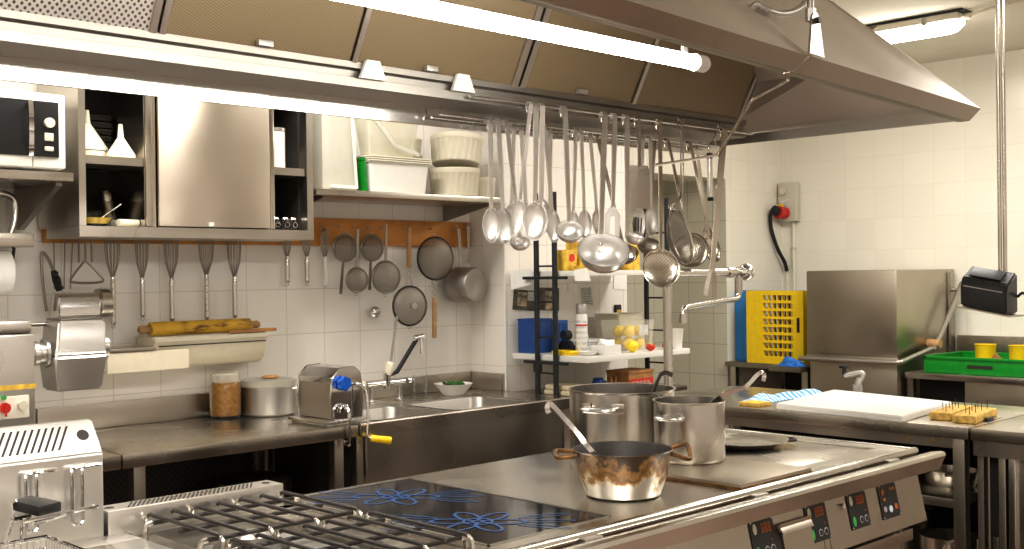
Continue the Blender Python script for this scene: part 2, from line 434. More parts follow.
# ------------------------------------------------------------------ lights of the room
def ceiling_light(x, y, rz, label, L=.78):
    t = thing('ceiling_lamp', label, 'lamp', (x, y, 2.75), 'fluorescent ceiling lamps', rz)
    m = M().box((-.055,-L/2-.02,-.012), (.055,L/2+.02,-.0005))
    obj('backing_plate', m, 'black_metal', t, local=True)
    m = M().box((-.06,-L/2,-.050), (.06,L/2,-.013), .012)
    obj('housing', m, 'enamel_cream', t, local=True)
    m = M().rings_loft([[(a*math.cos(PI*j/10)*s, y0, -.050-.058*math.sin(PI*j/10)*s) for j in range(11)] for y0, s, a in ((-L/2,.45,.055),(-L/2+.03,.85,.055),(-L/2+.07,1,.055),(L/2-.07,1,.055),(L/2-.03,.85,.055),(L/2,.45,.055))])
    obj('diffuser', m, 'tube_glow' if 0 else 'lamp_glow', t, local=True)
    for k in (-.22, .22):
        m = M().box((-.066,k-.012,-.058), (-.058,k+.012,-.02), .002); obj('clip', m, 'conduit', t, local=True)
    return t
cl = ceiling_light(5.54, 2.83, 0, 'lit fluorescent lamp on the ceiling beyond the hood')
m = M().tube([(5.54,2.42,2.715),(5.53,2.36,2.725),(5.52,2.26,2.735),(5.50,2.06,2.738)], .008, 8)
m.cyl((5.54,2.435,2.715),(5.54,2.40,2.717),.016,12); m.cyl((5.50,2.08,2.738),(5.50,2.03,2.738),.015,12)
obj('lamp_cable', m, 'enamel_cream', cl)
tr = M().box((4.7,2.72,2.725),(4.74,4.2,2.7495)); struct('trim_3', tr, 'conduit')
def area(name, loc, sx, sy, e, col=(1,.96,.90), rot=(0,0,0)):
    d = bpy.data.lights.new(name, 'AREA'); d.shape = 'RECTANGLE'; d.size, d.size_y = sx, sy; d.energy = e; d.color = col
    o = bpy.data.objects.new(name, d); COL.objects.link(o); o.location = loc; o.rotation_euler = rot; return o
area('ceiling_area', (.6,.6,2.70), 1.3, 1.3, 62)
area('ceiling_area', (4.4,.6,2.70), 1.6, .5, 46)
area('ceiling_area', (5.3,2.4,2.64), .5, 1.6, 34)
area('ceiling_area', (1.2,3.4,2.70), 1.2, .5, 25)
area('ceiling_area', (3.3,3.4,2.70), 1.0, .35, 5)
area('ceiling_area', (2.36,3.42,2.72), .16, .5, 19)  # unseen narrow light added for the streak on the cabinet door
w = bpy.data.worlds.new('world'); SC.world = w; w.use_nodes = True
w.node_tree.nodes['Background'].inputs[0].default_value = (1,.97,.92,1); w.node_tree.nodes['Background'].inputs[1].default_value = .3

# ------------------------------------------------------------------ extractor hood
hood = thing('extractor_hood', 'large stainless steel extractor hood over the cooking island', 'hood', (2.3,2.2,1.95))
X0 = .25
def zr(x): return 2.0434 - .0377*(x-2.35)          # underside of the near rim
gut = [(2.546,2.070),(2.530,2.066),(2.530,2.049),(2.543,2.043),(2.543,2.026),(2.532,2.023),(2.532,1.998),(2.708,1.998),(2.708,2.07)]
obj('gutter', M().prism(gut, 'x', X0, 3.78), 'steel_trough', hood)
obj('far_rim', M().box((X0,2.709,1.944), (3.893,2.725,2.036)), 'rim_bright', hood)
obj('end_rim', M().box((3.883,1.712,1.989),(3.893,2.708,2.026)), 'steel_gutter', hood)
def zt_(x): return 2.085 - .0375*(x-2.332)         # upper edge of the near rim, further out than its underside
def near_rim(xa, xb, ea=0, eb=0):
    t = .012
    return M().hexa([(xa,1.697,zr(xa)),(xb,1.697,zr(xb)),(xb,1.697+t,zr(xb)),(xa,1.697+t,zr(xa)),(xa+ea,1.660,zt_(xa)),(xb+eb,1.660,zt_(xb+eb)),(xb+eb,1.660+t,zt_(xb+eb)),(xa+ea,1.660+t,zt_(xa))]) \
        .hexa([(xa,1.712,zr(xa)),(xb,1.712,zr(xb)),(xb,1.735,zr(xb)),(xa,1.735,zr(xa)),(xa,1.712,zr(xa)+.003),(xb,1.712,zr(xb)+.003),(xb,1.735,zr(xb)+.003),(xa,1.735,zr(xa)+.003)])
obj('near_rim', near_rim(X0, 2.385), 'steel_rim', hood)
obj('near_rim', near_rim(2.388, 2.765, 0, .02), 'steel_rim', hood)
obj('near_rim', near_rim(2.775, 3.893, .02, .012), 'steel_rim', hood)
# sloping canopy: near, far and end faces up to a flat top, like a long hipped lid
zt = 2.62
m = M()
m.sheet([(X0,1.661,zt_(X0)),(2.77,1.661,zt_(2.77)),(2.77,2.16,zt),(X0,2.16,zt)], -.004)
m.sheet([(2.77,1.661,zt_(2.77)),(3.908,1.661,zt_(3.908)),(3.36,2.24,zt),(2.77,2.24,zt)], -.004)
m.sheet([(3.908,1.661,zt_(3.908)),(3.908,2.74,2.036),(3.36,2.24,zt),(3.36,2.23,zt)], -.004)
m.sheet([(3.908,2.74,2.036),(X0,2.74,2.036),(X0,2.24,zt),(3.36,2.24,zt)], -.004)
m.box((X0,2.10,zt),(3.36,2.30,2.745))
obj('canopy', m, 'steel_canopy', hood)
# sloped filter bank: bottom edge on the gutter, top edge under the canopy
fy0, fz0, fy1, fz1 = 2.548, 2.070, 2.410, 2.330
fx = [.72, 1.305, 1.888, 2.515, 3.09, 3.73]
for i in range(5):
    a, b = fx[i]+.012, fx[i+1]-.012
    if i == 2: b -= .008
    if i == 3: a += .018
    nm = 'perforated' if i == 0 else 'mesh_brown'
    f = obj('filter', M().sheet([(a,fy0,fz0),(b,fy0,fz0),(b,fy1,fz1),(a,fy1,fz1)], .012), nm, hood)
    if i == 0: f['label'] = 'white perforated grease filter'
    if i == 1: f['label'] = 'brown mesh grease filter beside the perforated one'
for i, x in enumerate(fx[1:]):
    w_ = .036 if i == 2 else .024
    for k in ((-.022,.014) if i == 2 else ((-.018,.006) if i == 0 else (-.008,))):
        obj('filter_rail', M().sheet([(x+k,fy0-.012,fz0-.004),(x+k+w_*.7,fy0-.012,fz0-.004),(x+k+w_*.7,fy1-.012,fz1),(x+k,fy1-.012,fz1)], .008), 'steel_gutter', hood)
obj('filter_header', M().box((.5,2.27,2.33),(3.74,2.425,2.345)), 'steel_dark', hood)
obj('filter_end_panel', M().sheet([(3.745,2.55,2.06),(3.745,2.40,2.34),(3.745,1.95,2.34),(3.745,2.2,2.2)], .004), 'steel_hood', hood)
# brackets and tabs along the gutter
for px_ in (1.944, 2.281):
    obj('gutter_bracket', M().prism([(px_-.045,2.022),(px_+.045,2.022),(px_+.022,2.074),(px_-.022,2.074)], 'y', 2.516, 2.5285), 'white_plastic', hood)
for px_ in (1.598, 2.156, 2.811):
    obj('filter_catch', M().box((px_-.022,2.512,2.068),(px_+.022,2.529,2.084),.003), 'conduit', hood)
# rails for the utensils
m = M().cyl((2.30,2.514,2.010),(3.80,2.514,2.010),.004,10)
for x in (2.33,2.66,2.80,3.3,3.79): m.cyl((x,2.514,2.010),(x,2.532,2.010),.003,6)
obj('utensil_rail', m, 'chrome', hood)
m = M().cyl((2.30,2.655,1.972),(3.76,2.655,1.972),.004,10).cyl((2.30,2.69,1.966),(3.76,2.69,1.966),.004,10)
for x in (2.31,2.8,3.3,3.75): m.cyl((x,2.655,1.972),(x,2.655,1.998),.003,6).cyl((x,2.69,1.966),(x,2.69,1.998),.003,6)
obj('utensil_rail', m, 'chrome', hood)
# hanger at the joint of the two canopy modules
m = M().prism([(2.768,2.071),(2.846,2.068),(2.820,2.175),(2.808,2.187),(2.793,2.187),(2.784,2.175)], 'y', 1.645, 1.652)
obj('hanger_bracket', m, 'steel_gutter', hood)
obj('hanger_bolt', M().cyl((2.802,1.632,2.165),(2.802,1.66,2.165),.009,6), 'iron', hood)
obj('hanger_rod', M().cyl((2.800,1.660,2.165),(2.800,1.660,2.749),.010,10).cyl((2.800,1.660,2.165),(2.800,1.660,2.20),.015,6), 'conduit', hood)
pts = smooth([(2.704,1.800,2.178),(2.699,1.790,2.201),(2.719,1.780,2.219),(2.754,1.770,2.208),(2.809,1.760,2.204),(2.867,1.750,2.219),(2.910,1.740,2.250),(2.916,1.730,2.295)], 10)
obj('flexible_conduit', M().tube(pts, [.0105 if i % 2 else .0085 for i in range(len(pts))], 10), 'conduit', hood)
pts = [(2.80,1.735,2.012),(3.068,2.020,2.022),(3.066,2.030,2.017),(3.303,2.320,1.893),(3.299,2.330,1.883),(3.183,2.360,1.861),(3.015,2.380,1.835)]
obj('bent_rod', M().tube(pts, .0055, 8), 'polished_warm', hood)
# fluorescent tube under the near slope
tl = thing('tube_light', 'bright fluorescent tube glowing under the hood', 'lamp', (1.7,1.95,2.075))
obj('tube', M().cyl((.35,1.95,2.075),(2.655,1.95,2.075),.021,16), 'tube_glow', tl)
obj('end_cap', M().cyl((2.655,1.95,2.075),(2.70,1.95,2.075),.025,16).cyl((2.70,1.95,2.075),(2.712,1.95,2.075),.018,16), 'white_plastic', tl)
obj('hanging_clip', M().box((2.60,1.945,2.095),(2.62,1.955,2.27)), 'conduit', tl)

# ------------------------------------------------------------------ cooking island
isl = thing('cooking_island', 'stainless steel cooking island with induction hob, burners and grip rail', 'cooker', (2.2,2.1,0))
fxl = .30   # left end, out of frame
# worktop: plates around the burner pan, the glass and the hotplate
m = M()
m.box((1.615,1.715,.862),(1.652,2.54,.900)).box((2.052,1.715,.862),(2.93,2.54,.900)).box((1.652,2.516,.862),(2.052,2.54,.900)).box((1.652,1.715,.862),(2.052,1.764,.900))
m.box((2.93,1.715,.862),(3.475,1.80,.900)).box((2.93,2.43,.862),(3.475,2.54,.900)).box((3.40,1.80,.862),(3.475,2.43,.900)).box((1.615,1.764,.83),(3.475,2.516,.861))
obj('worktop', m, 'steel_hob', isl, sharp=30)
m = M().tube([(1.60,1.705,.893),(3.478,1.705,.893)], .0125, 12).box((1.60,1.70,.84),(3.478,1.716,.89))
obj('front_roll', m, 'steel_hob', isl)
m = M().tube([(3.472,1.71,.894),(3.472,2.535,.894)], .009, 10); obj('end_roll', m, 'steel_hob', isl)
obj('hotplate', M().box((2.935,1.805,.862),(3.395,2.425,.8955),.002), 'steel_top', isl)
# induction glass with the blue zone print
m = M().mat('ceramic_glass').box((1.657,1.769,.862),(2.047,2.511,.9005)).mat('print_blue')
def loop(cx, cy, a, b, ang, w=.0045, z=.9012):
    n = 36; ca, sa = math.cos(ang), math.sin(ang)
    def pt(k, d):
        t = 2*PI*k/n; x, y = (a+d)*math.cos(t), (b+d)*math.sin(t)
        return (cx+x*ca-y*sa, cy+x*sa+y*ca, z)
    I = [m.v(pt(k, -w)) for k in range(n)]; O = [m.v(pt(k, w)) for k in range(n)]
    for k in range(n): m.f([I[k], O[k], O[(k+1)%n], I[(k+1)%n]])
zz = 0
for cx, cy in ((1.856,2.331), (1.797,1.954)):
    for k in range(6):
        a = PI/3*k + .2; zz += .00002; loop(cx+.062*math.cos(a), cy+.062*math.sin(a), .050, .024, a, z=.9012+zz)
    for s in (-1, 1):
        for q in (-.35, 0, .35):
            a = (-PI/4 if s > 0 else PI*3/4) + q; zz += .00002; loop(cx+.165*math.cos(a), cy+.165*math.sin(a), .062, .012, a, .003, z=.9012+zz)
    loop(cx, cy, .034, .034, 0, .004, z=.9012+zz+.00003)
obj('induction_glass', m, None, isl)
m = M()
for a, b in (((1.652,2.511),(2.052,2.516)),((2.047,1.764),(2.052,2.516)),((1.652,1.764),(2.052,1.769)),((1.652,1.764),(1.657,2.516))): m.box((a[0],a[1],.88),(b[0],b[1],.9025))
obj('glass_trim', m, 'steel_gutter', isl)
# gas module
m = M().box((1.19,1.715,.80),(1.615,2.47,.845))
m.box((1.19,1.715,.845),(1.232,2.47,.893)).box((1.585,1.715,.845),(1.615,2.47,.897)).box((1.19,2.44,.845),(1.615,2.478,.897)).box((1.19,1.715,.845),(1.615,1.77,.893))
obj('burner_pan', m, 'steel_hob', isl, sharp=30)
def grate(ya, yb):
    root = obj('pan_grate', M(), 'iron', isl)
    root.data.clear_geometry()
    m = M()
    for i in range(7):
        x = 1.232 + i*.0595
        m.tube([(x,ya+.012,.932),(x,ya+.02,.936),(x,yb-.02,.936),(x,yb-.012,.932)], .0049, 8)
    for y in (ya+.05, (ya+yb)/2, yb-.05): m.tube([(1.222,y,.922),(1.60,y,.922)], .0050, 8)
    m.bm.transform(FRAME[isl.name].inverted()); bmesh.ops.recalc_face_normals(m.bm, faces=m.bm.faces[:]); m.bm.to_mesh(root.data); m.bm.free()
    for y in (ya+.05, yb-.05):
        for x, s in ((1.222,-1),(1.60,1)):
            obj('grate_foot', M().tube(smooth([(x,y,.922),(x+s*.014,y,.918),(x+s*.017,y,.898),(x+s*.016,y,.872)],4), .0062, 8), 'steel_hob', root)
    for i in range(0,7,2):
        x = 1.232+i*.0595
        for y, s in ((ya+.012,-1),(yb-.012,1)):
            obj('grate_foot', M().tube(smooth([(x,y,.932),(x,y+s*.010,.926),(x,y+s*.012,.905)],3), .005, 8), 'steel_hob', root)
    return root
grate(2.125, 2.470); grate(1.745, 2.105)
for y in (2.29, 1.92):
    b = obj('burner', M().lathe([(0,.846),(.085,.846),(.088,.862),(.07,.872),(.045,.875),(0,.875)], Matrix.Translation((1.40,y,0)), 28), 'burner', isl)
    obj('burner_cap', M().lathe([(0,.876),(.05,.876),(.05,.886),(.035,.893),(0,.894)], Matrix.Translation((1.40,y,0)), 28), 'steel_gutter', b)
obj('drip_tray', M().box((1.26,1.80,.8455),(1.56,2.40,.852),.002).box((1.27,2.08,.852),(1.55,2.13,.866),.004), 'aluminium', isl)
# flue ledge behind the burners, slotted
m = M().mat('fryer_steel').box((1.145,2.478,.845),(1.61,2.555,.952),.004).mat('inside_dark')
for i in range(29):
    x = 1.195 + i*.0115
    m.sheet([(x,2.488,.9526),(x+.0055,2.488,.9526),(x+.040,2.540,.9526),(x+.0345,2.540,.9526)], .0004)
for x in (1.166, 1.582): m.disc((x,2.517,.9522),(0,0,1),.011,.0006,16)
obj('flue_ledge', m, None, isl)
# grip rail along the front
m = M().prism([(1.637,.876),(1.657,.832),(1.664,.829),(1.676,.834),(1.690,.872),(1.688,.883),(1.652,.889),(1.640,.886)], 'x', .6, 3.552)
obj('grip_rail', m, 'steel_hob', isl, sharp=25)
for x in (2.568, 3.301, 1.9): obj('rail_bracket', M().box((x-.03,1.682,.868),(x+.03,1.71,.889),.004), 'steel_gutter', isl)
# body and sloping control panel
m = M().box((.35,1.74,.10),(3.47,2.52,.829)); obj('cabinet_body', m, 'steel_dark', isl)
pan = [(1.702,.838),(1.667,.676),(1.72,.668),(1.738,.838)]
obj('control_panel', M().prism(pan, 'x', .9, 2.862), 'steel_panel', isl, sharp=25)
obj('control_panel', M().prism(pan, 'x', 2.865, 3.478), 'steel_panel', isl, sharp=25)
def panel_pt(x, t, d=0):      # t: 0 at the top of the sloped panel, 1 at the bottom
    return Vector((x, 1.702-.035*t - d*.978, .838-.162*t - d*-.211*-1))
def digital(x, kind):
    def q(u0, u1, t0, t1, d): 
        a = [panel_pt(x+u0,t0,d),panel_pt(x+u1,t0,d),panel_pt(x+u1,t1,d),panel_pt(x+u0,t1,d)]
        b = [p+Vector((0,.0012,0)) for p in a]
        return [a[3],a[2],b[2],b[3],a[0],a[1],b[1],b[0]]
    m = M().mat('black_plastic').hexa(q(-.055,.055,.10,.74,.003))
    m.mat('led_orange')
    if kind:
        for k in range(3):
            for t in (.18,.245,.31): m.hexa(q(-.004+k*.016,.006+k*.016,t,t+.016,.0042))
            for u in (-.004,.004): m.hexa(q(u+k*.016,u+k*.016+.0025,.19,.31,.0042))
    else:
        for u, t in ((-.035,.2),(.012,.2),(.03,.2),(-.035,.36),(.03,.55)):
            m.hexa(q(u,u+.014,t,t+.05,.0042))
    def dotp(u, t, r, mt):
        m.mat(mt); c = panel_pt(x+u, t, .0036); m.disc(c, (0,-.978,.211), r, .0012, 14)
    if kind:
        for t, mt in ((.24,'off_white'),(.60,'led_green')):
            m.mat(mt); c = panel_pt(x-.036, t, .0036); T = axisT(c, (0,-.978,.211), (1,0,0), (1,1.7,1)); m.lathe([(0,0),(.0085,0),(.0085,.0014),(0,.0014)], T, 18)
        dotp(-.036,.205,.003,'red'); 
        for u in (.006,.034):
            dotp(u,.60,.0105,'icon_grey'); 
            m.mat('black_plastic'); m.disc(panel_pt(x+u,.60,.0049),(0,-.978,.211),.0075,.0008,14)
        dotp(.034,.46,.002,'led_orange')
    else:
        dotp(-.034,.56,.009,'icon_grey'); dotp(0,.58,.0105,'led_white'); dotp(.034,.56,.009,'led_orange'); dotp(-.034,.26,.008,'led_orange')
    for u in (-.049,.049):
        for t in (.13,.71): dotp(u,t,.0028,'chrome')
    obj('digital_control', m, None, isl)
for x, k in ((2.575,1),(2.845,1),(3.075,1),(3.262,0)): digital(x, k)
obj('panel_knob', M().disc(panel_pt(2.985,.30,.0),(0,-.978,.211),.009,.012,16), 'chrome', isl)
obj('panel_seam', M().sheet([panel_pt(2.892,.02,.001),panel_pt(2.896,.02,.001),panel_pt(2.896,.98,.001),panel_pt(2.892,.98,.001)],.0006), 'steel_dark', isl)
m = M().mat('inside_dark').hexa([panel_pt(2.63,.72,.002),panel_pt(2.80,.72,.002),panel_pt(2.80,.72,-.01),panel_pt(2.63,.72,-.01),panel_pt(2.63,.34,.002),panel_pt(2.80,.34,.002),panel_pt(2.80,.34,-.01),panel_pt(2.63,.34,-.01)])
m.mat('steel_panel').strap([panel_pt(2.64,.30,.012),panel_pt(2.80,.30,.012)], .004, .02, (0,0,1)).hexa([panel_pt(2.645,.40,.02),panel_pt(2.80,.40,.02),panel_pt(2.80,.38,.003),panel_pt(2.645,.38,.003),panel_pt(2.645,.30,.014),panel_pt(2.80,.30,.014),panel_pt(2.80,.28,.003),panel_pt(2.645,.28,.003)])
m.hexa([panel_pt(2.655,.98,.009),panel_pt(2.80,.98,.009),panel_pt(2.80,.98,.003),panel_pt(2.655,.98,.003),panel_pt(2.655,.42,.009),panel_pt(2.80,.42,.009),panel_pt(2.80,.42,.003),panel_pt(2.655,.42,.003)])
obj('oven_handle', m, None, isl)
m = M().box((1.9,1.69,.618),(3.43,1.75,.655),.004).box((1.9,1.72,.12),(3.40,1.745,.615)); obj('lower_drawer', m, 'steel_panel', isl)

# fryer module at the left end
m = M().mat('fryer_steel').prism([(2.48,.86),(2.48,1.087),(2.537,1.157),(2.56,1.157),(2.56,.86)], 'x', fxl, 1.137, .004).mat('inside_dark')
sl = Vector((0,.057,.070)); nn = Vector((0,-.070,.057)).normalized()*.0012
def fp(x, t): return Vector((x, 2.48, 1.087)) + sl*t + nn
for i in range(28):
    x = 1.072 - i*.0152
    m.sheet([fp(x-.034,.20), fp(x-.0285,.20), fp(x+.0050,.86), fp(x-.0005,.86)], .0006)
m.tube([Vector((1.104,2.512,1.1265))+nn*.2, Vector((1.104,2.512,1.1265))+nn*1.2], .0135, 20)
obj('fryer_flue', m, None, isl, sharp=25)
for x in (0.965, 1.065):
    m = M()
    for k in (-.009, .014):
        m.tube(smooth([(x+k+.05,2.478,1.062),(x+k+.01,2.470,1.062),(x+k,2.462,1.055),(x+k,2.462,1.03)],4)+[(x+k,2.462,.945)], .0042, 8)
    m.tube([(x-.009,2.462,.945),(x-.005,2.458,.94),(x+.010,2.458,.94),(x+.014,2.462,.945)], .0042, 8)
    obj('basket_hook', m, 'chrome', isl)
m = M().box((fxl,1.74,.62),(1.17,2.479,.66)).box((fxl,2.40,.66),(1.185,2.479,.899),.003).box((1.10,1.74,.66),(1.185,2.40,.899),.006).box((fxl,1.74,.66),(1.10,1.80,.899),.004)
m.box((fxl,1.80,.66),(.45,2.40,.899),.004)
obj('fryer_tank', m, 'fryer_steel', isl, sharp=30)
obj('frying_oil', M().box((.455,1.805,.70),(1.095,2.395,.80)), 'oil', isl)

# ------------------------------------------------------------------ left wall: wall cabinet, shelves and what is on them
YF = 3.895
cab = thing('wall_cabinet', 'long stainless steel wall cabinet with a closed sliding door between two open ends', 'cabinet', (2.2,4.05,1.625))
m = M()
m.box((1.710,YF,1.665),(1.735,4.245,2.26)).box((2.660,YF,1.665),(2.690,4.18,2.26)).box((1.710,YF,1.626),(2.690,4.18,1.664)).box((1.710,YF,2.26),(2.690,4.18,2.285))
obj('carcass', m, 'steel', cab)
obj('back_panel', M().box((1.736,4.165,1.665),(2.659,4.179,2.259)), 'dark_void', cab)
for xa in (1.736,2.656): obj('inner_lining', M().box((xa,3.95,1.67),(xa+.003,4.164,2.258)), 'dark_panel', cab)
obj('shelf', M().box((1.74,YF+.01,1.885),(1.954,4.164,1.915)), 'steel', cab)
obj('shelf', M().box((2.508,YF+.01,1.885),(2.655,4.164,1.915)), 'steel', cab)
obj('divider', M().box((1.955,YF+.004,1.665),(2.000,4.164,2.259)).box((1.958,YF-.004,1.666),(1.984,YF+.0035,2.258),.003), 'polished_warm', cab)
obj('divider', M().box((2.470,YF+.004,1.665),(2.507,4.164,2.259)).box((2.484,YF-.004,1.666),(2.504,YF+.0035,2.258),.003), 'polished_warm', cab)
d = obj('door', M().box((2.004,YF-.012,1.668),(2.477,YF+.003,2.258),.003), 'steel_door', cab)
uvl = d.data.uv_layers.new(name='brush')
for lp in d.data.loops: co = d.data.vertices[lp.vertex_index].co; uvl.data[lp.index].uv = (co.x, co.z)
obj('door_catch', M().box((2.205,YF-.018,1.670),(2.225,YF-.0125,1.684),.002), 'white_plastic', d)
# shelf under the microwave
mws = thing('wall_shelf', 'steel wall shelf carrying the microwave', 'shelf', (1.2,4.0,1.81))
obj('shelf_board', M().box((.75,3.84,1.812),(1.668,4.27,1.842),.003), 'steel_top', mws)
obj('shelf_bracket', M().prism([(4.27,1.811),(3.90,1.811),(3.90,1.800),(4.235,1.66),(4.27,1.66)], 'x', 1.630, 1.652), 'steel_dark', mws)
mwv = thing('microwave_oven', 'white microwave oven on the left wall shelf', 'microwave', (1.36,3.99,1.845))
obj('body', M().box((1.12,3.868,1.852),(1.650,4.15,2.112),.012), 'white_plastic', mwv)
obj('door', M().box((1.13,3.850,1.856),(1.533,3.868,2.108),.006), 'white_plastic', mwv)
obj('door_window', M().box((1.17,3.846,1.893),(1.530,3.851,2.080),.002), 'black_plastic', mwv)
m = M(); pts = smooth([(1.524,3.846,2.078),(1.519,3.826,2.05),(1.517,3.818,1.985),(1.519,3.826,1.92),(1.524,3.846,1.895)],5)
m.strap(pts, .016, .008, (0,1,0)); obj('handle', m, 'chrome', mwv)
m = M().box((1.536,3.855,1.856),(1.648,3.868,2.108),.006); obj('control_fascia', m, 'white_plastic', mwv)
cp = obj('control_panel', M().box((1.538,3.8485,1.893),(1.622,3.856,2.080),.002), 'black_plastic', mwv)
obj('dial', M().cyl((1.588,3.851,2.008),(1.588,3.836,2.008),.017,20), 'off_white', cp)
obj('button', M().box((1.572,3.844,1.946),(1.603,3.8515,1.974),.004), 'off_white', cp)
obj('button', M().box((1.572,3.844,1.912),(1.603,3.8515,1.928),.004), 'off_white', cp)

# ---- things in the cabinet
def funnel(name, loc, R, h, label, mat='ivory', stem=.03, grp=None):
    t = thing(name, label, 'funnel', loc, grp)
    obj('cone', M().lathe([(R,0),(R,.012),(R*.93,.018),(.012,h),(.009,h),(R*.9,.016),(R*.95,.002)], None, 36), mat, t, local=True)
    obj('spout', M().lathe([(.012,h-.002),(.007,h+stem),(.005,h+stem),(.009,h-.002)], None, 20), mat, t, local=True)
    return t
funnel('funnel', (1.897,3.962,1.9155), .052, .075, 'small white plastic funnel upside down on the cabinet shelf', 'ivory', .05)
st = funnel('funnel', (1.815,4.058,1.9455), .071, .100, 'large cream funnel resting on a sieve ring at the cabinet end', 'ivory', .05)
obj('sieve_ring', M().lathe([(.065,0),(.069,.004),(.069,.026),(.066,.029),(.062,.026),(.062,.003)], Matrix.Translation((1.815,4.058,1.9157)), 36), 'ivory', None, (1.815,4.058,1.9157), tag=('cream sieve ring under the large funnel', 'sieve'))
for k in range(7):
    m = M().box((1.80,4.136,1.9157+k*.026),(1.945,4.161,1.9157+k*.026+.022),.006); m.box((1.797,4.133,1.9157+k*.026+.014),(1.948,4.1635,1.9157+k*.026+.018),.002)
    obj('baking_tin', m, ('iron','dark_panel','brass')[(k*2) % 3 if k in (3,5) else k % 2], None, (1.872,4.148,1.9157+k*.026), tag=('dark baking tin in the stack behind the small funnel, %s' % ['lowest of the stack','second from the bottom','third from the bottom','fourth and middle one','third from the top','second from the top','topmost of the stack'][k], 'tin', 'dark tins stacked in the cabinet'))
gb = thing('glass_bowl', 'clear glass bowl of yellow oil with a spoon in the cabinet', 'bowl', (1.808,3.985,1.665))
T = Matrix.Translation((1.808,3.985,1.7215))
obj('bowl', M().lathe([(.03,-.055),(.045,-.05),(.060,-.02),(.064,0),(.061,0),(.057,-.02),(.043,-.046),(0,-.051)], T, 32), 'glass', gb)
obj('oil', M().lathe([(0,-.049),(.042,-.045),(.054,-.024),(0,-.024)], T, 32), 'oil', gb)
sp = M().tube([(1.825,3.98,1.695),(1.895,3.96,1.748)], .003, 8).ball((1.820,3.98,1.692), .014, (1.3,1,.5))
obj('serving_spoon', sp, 'polished', None, (1.82,3.98,1.69), tag=('small steel spoon leaning in the bowl of oil', 'spoon'))
for k, (y, x0_, x1_) in enumerate(((3.935,1.872,1.95),(4.005,1.885,1.945))):
    m = M().cyl((x0_,y,1.6795),(x1_,y+.01,1.6795),.0135,16); m.cyl((x1_,y+.01,1.6795),(x1_+.002,y+.01,1.6795),.007,12)
    obj('cloth_roll', m, 'off_white', None, (x0_,y,1.665), tag=(('front','rear')[k]+' small white roll lying at the foot of the cabinet', 'roll'))
gr = thing('pepper_mill', 'dark steel mill leaning against the cabinet divider', 'mill', (1.93,4.03,1.665))
Tm = axisT((1.918,4.085,1.6685), (-.22,-.05,.95)); Tm = Matrix.Translation((-.0,0,0)) @ Tm
obj('body', M().lathe([(0,.003),(.020,.003),(.022,.01),(.020,.06),(.022,.10),(0,.10)], Tm, 24), 'steel_dark', gr)
obj('cap', M().lathe([(.0,.101),(.023,.101),(.023,.125),(.012,.14),(0,.142)], Tm, 24), 'pot_steel', gr)
# right end of the cabinet
cn = thing('canister', 'tall white canister on the right cabinet shelf', 'canister', (2.54,3.96,1.915))
obj('body', M().lathe([(0,.0005),(.030,.0005),(.031,.004),(.031,.150),(0,.150)], Matrix.Translation((2.563,3.96,1.915)), 28), 'white_plastic', cn)
obj('lid', M().lathe([(0,.1505),(.033,.1505),(.033,.162),(.030,.165),(0,.165)], Matrix.Translation((2.563,3.96,1.915)), 28), 'aluminium', cn)
for k, (x, y, r, h, lb) in enumerate(((2.612,4.035,.020,.075,'narrow white tin'),(2.632,4.09,.022,.085,'grey round tin'))):
    t = thing('spice_tin', lb+' behind the tall white canister', 'tin', (x,y,1.9155))
    obj('body', M().lathe([(0,0),(r,0),(r,h),(0,h)], Matrix.Translation((x,y,1.9155)), 24), ('off_white','aluminium')[k], t)
    obj('lid', M().lathe([(0,h+.0003),(r*1.04,h+.0003),(r*1.04,h+.012),(0,h+.012)], Matrix.Translation((x,y,1.9155)), 24), ('white_plastic','pot_steel')[k], t)
for k, (x, y, lb) in enumerate(((2.543,3.955,'half hidden behind the cabinet divider'),(2.588,3.955,'with a shiny ring catch in the middle'),(2.6325,3.965,'at the right end of the cabinet'))):
    t = thing('clip_jar', 'small glass clip jar '+lb, 'jar', (x,y,1.6645), 'small clip jars in the cabinet')
    obj('jar', M().lathe([(0,.0005),(.020,.0005),(.0215,.006),(.0215,.036),(.017,.042),(.0155,.042),(.0195,.035),(.0195,.005),(0,.004)], Matrix.Translation((x,y,1.6645)), 24), 'glass', t)
    obj('jar_lid', M().lathe([(0,.0425),(.019,.0425),(.020,.046),(.017,.052),(0,.054)], Matrix.Translation((x,y,1.6645)), 24), 'polished', t)
    obj('wire_catch', M().tube(arc((x,y-.0235,1.687), .010, 0, 2*PI, 16)[:-1], .0016, 6, closed=True), 'chrome', t)

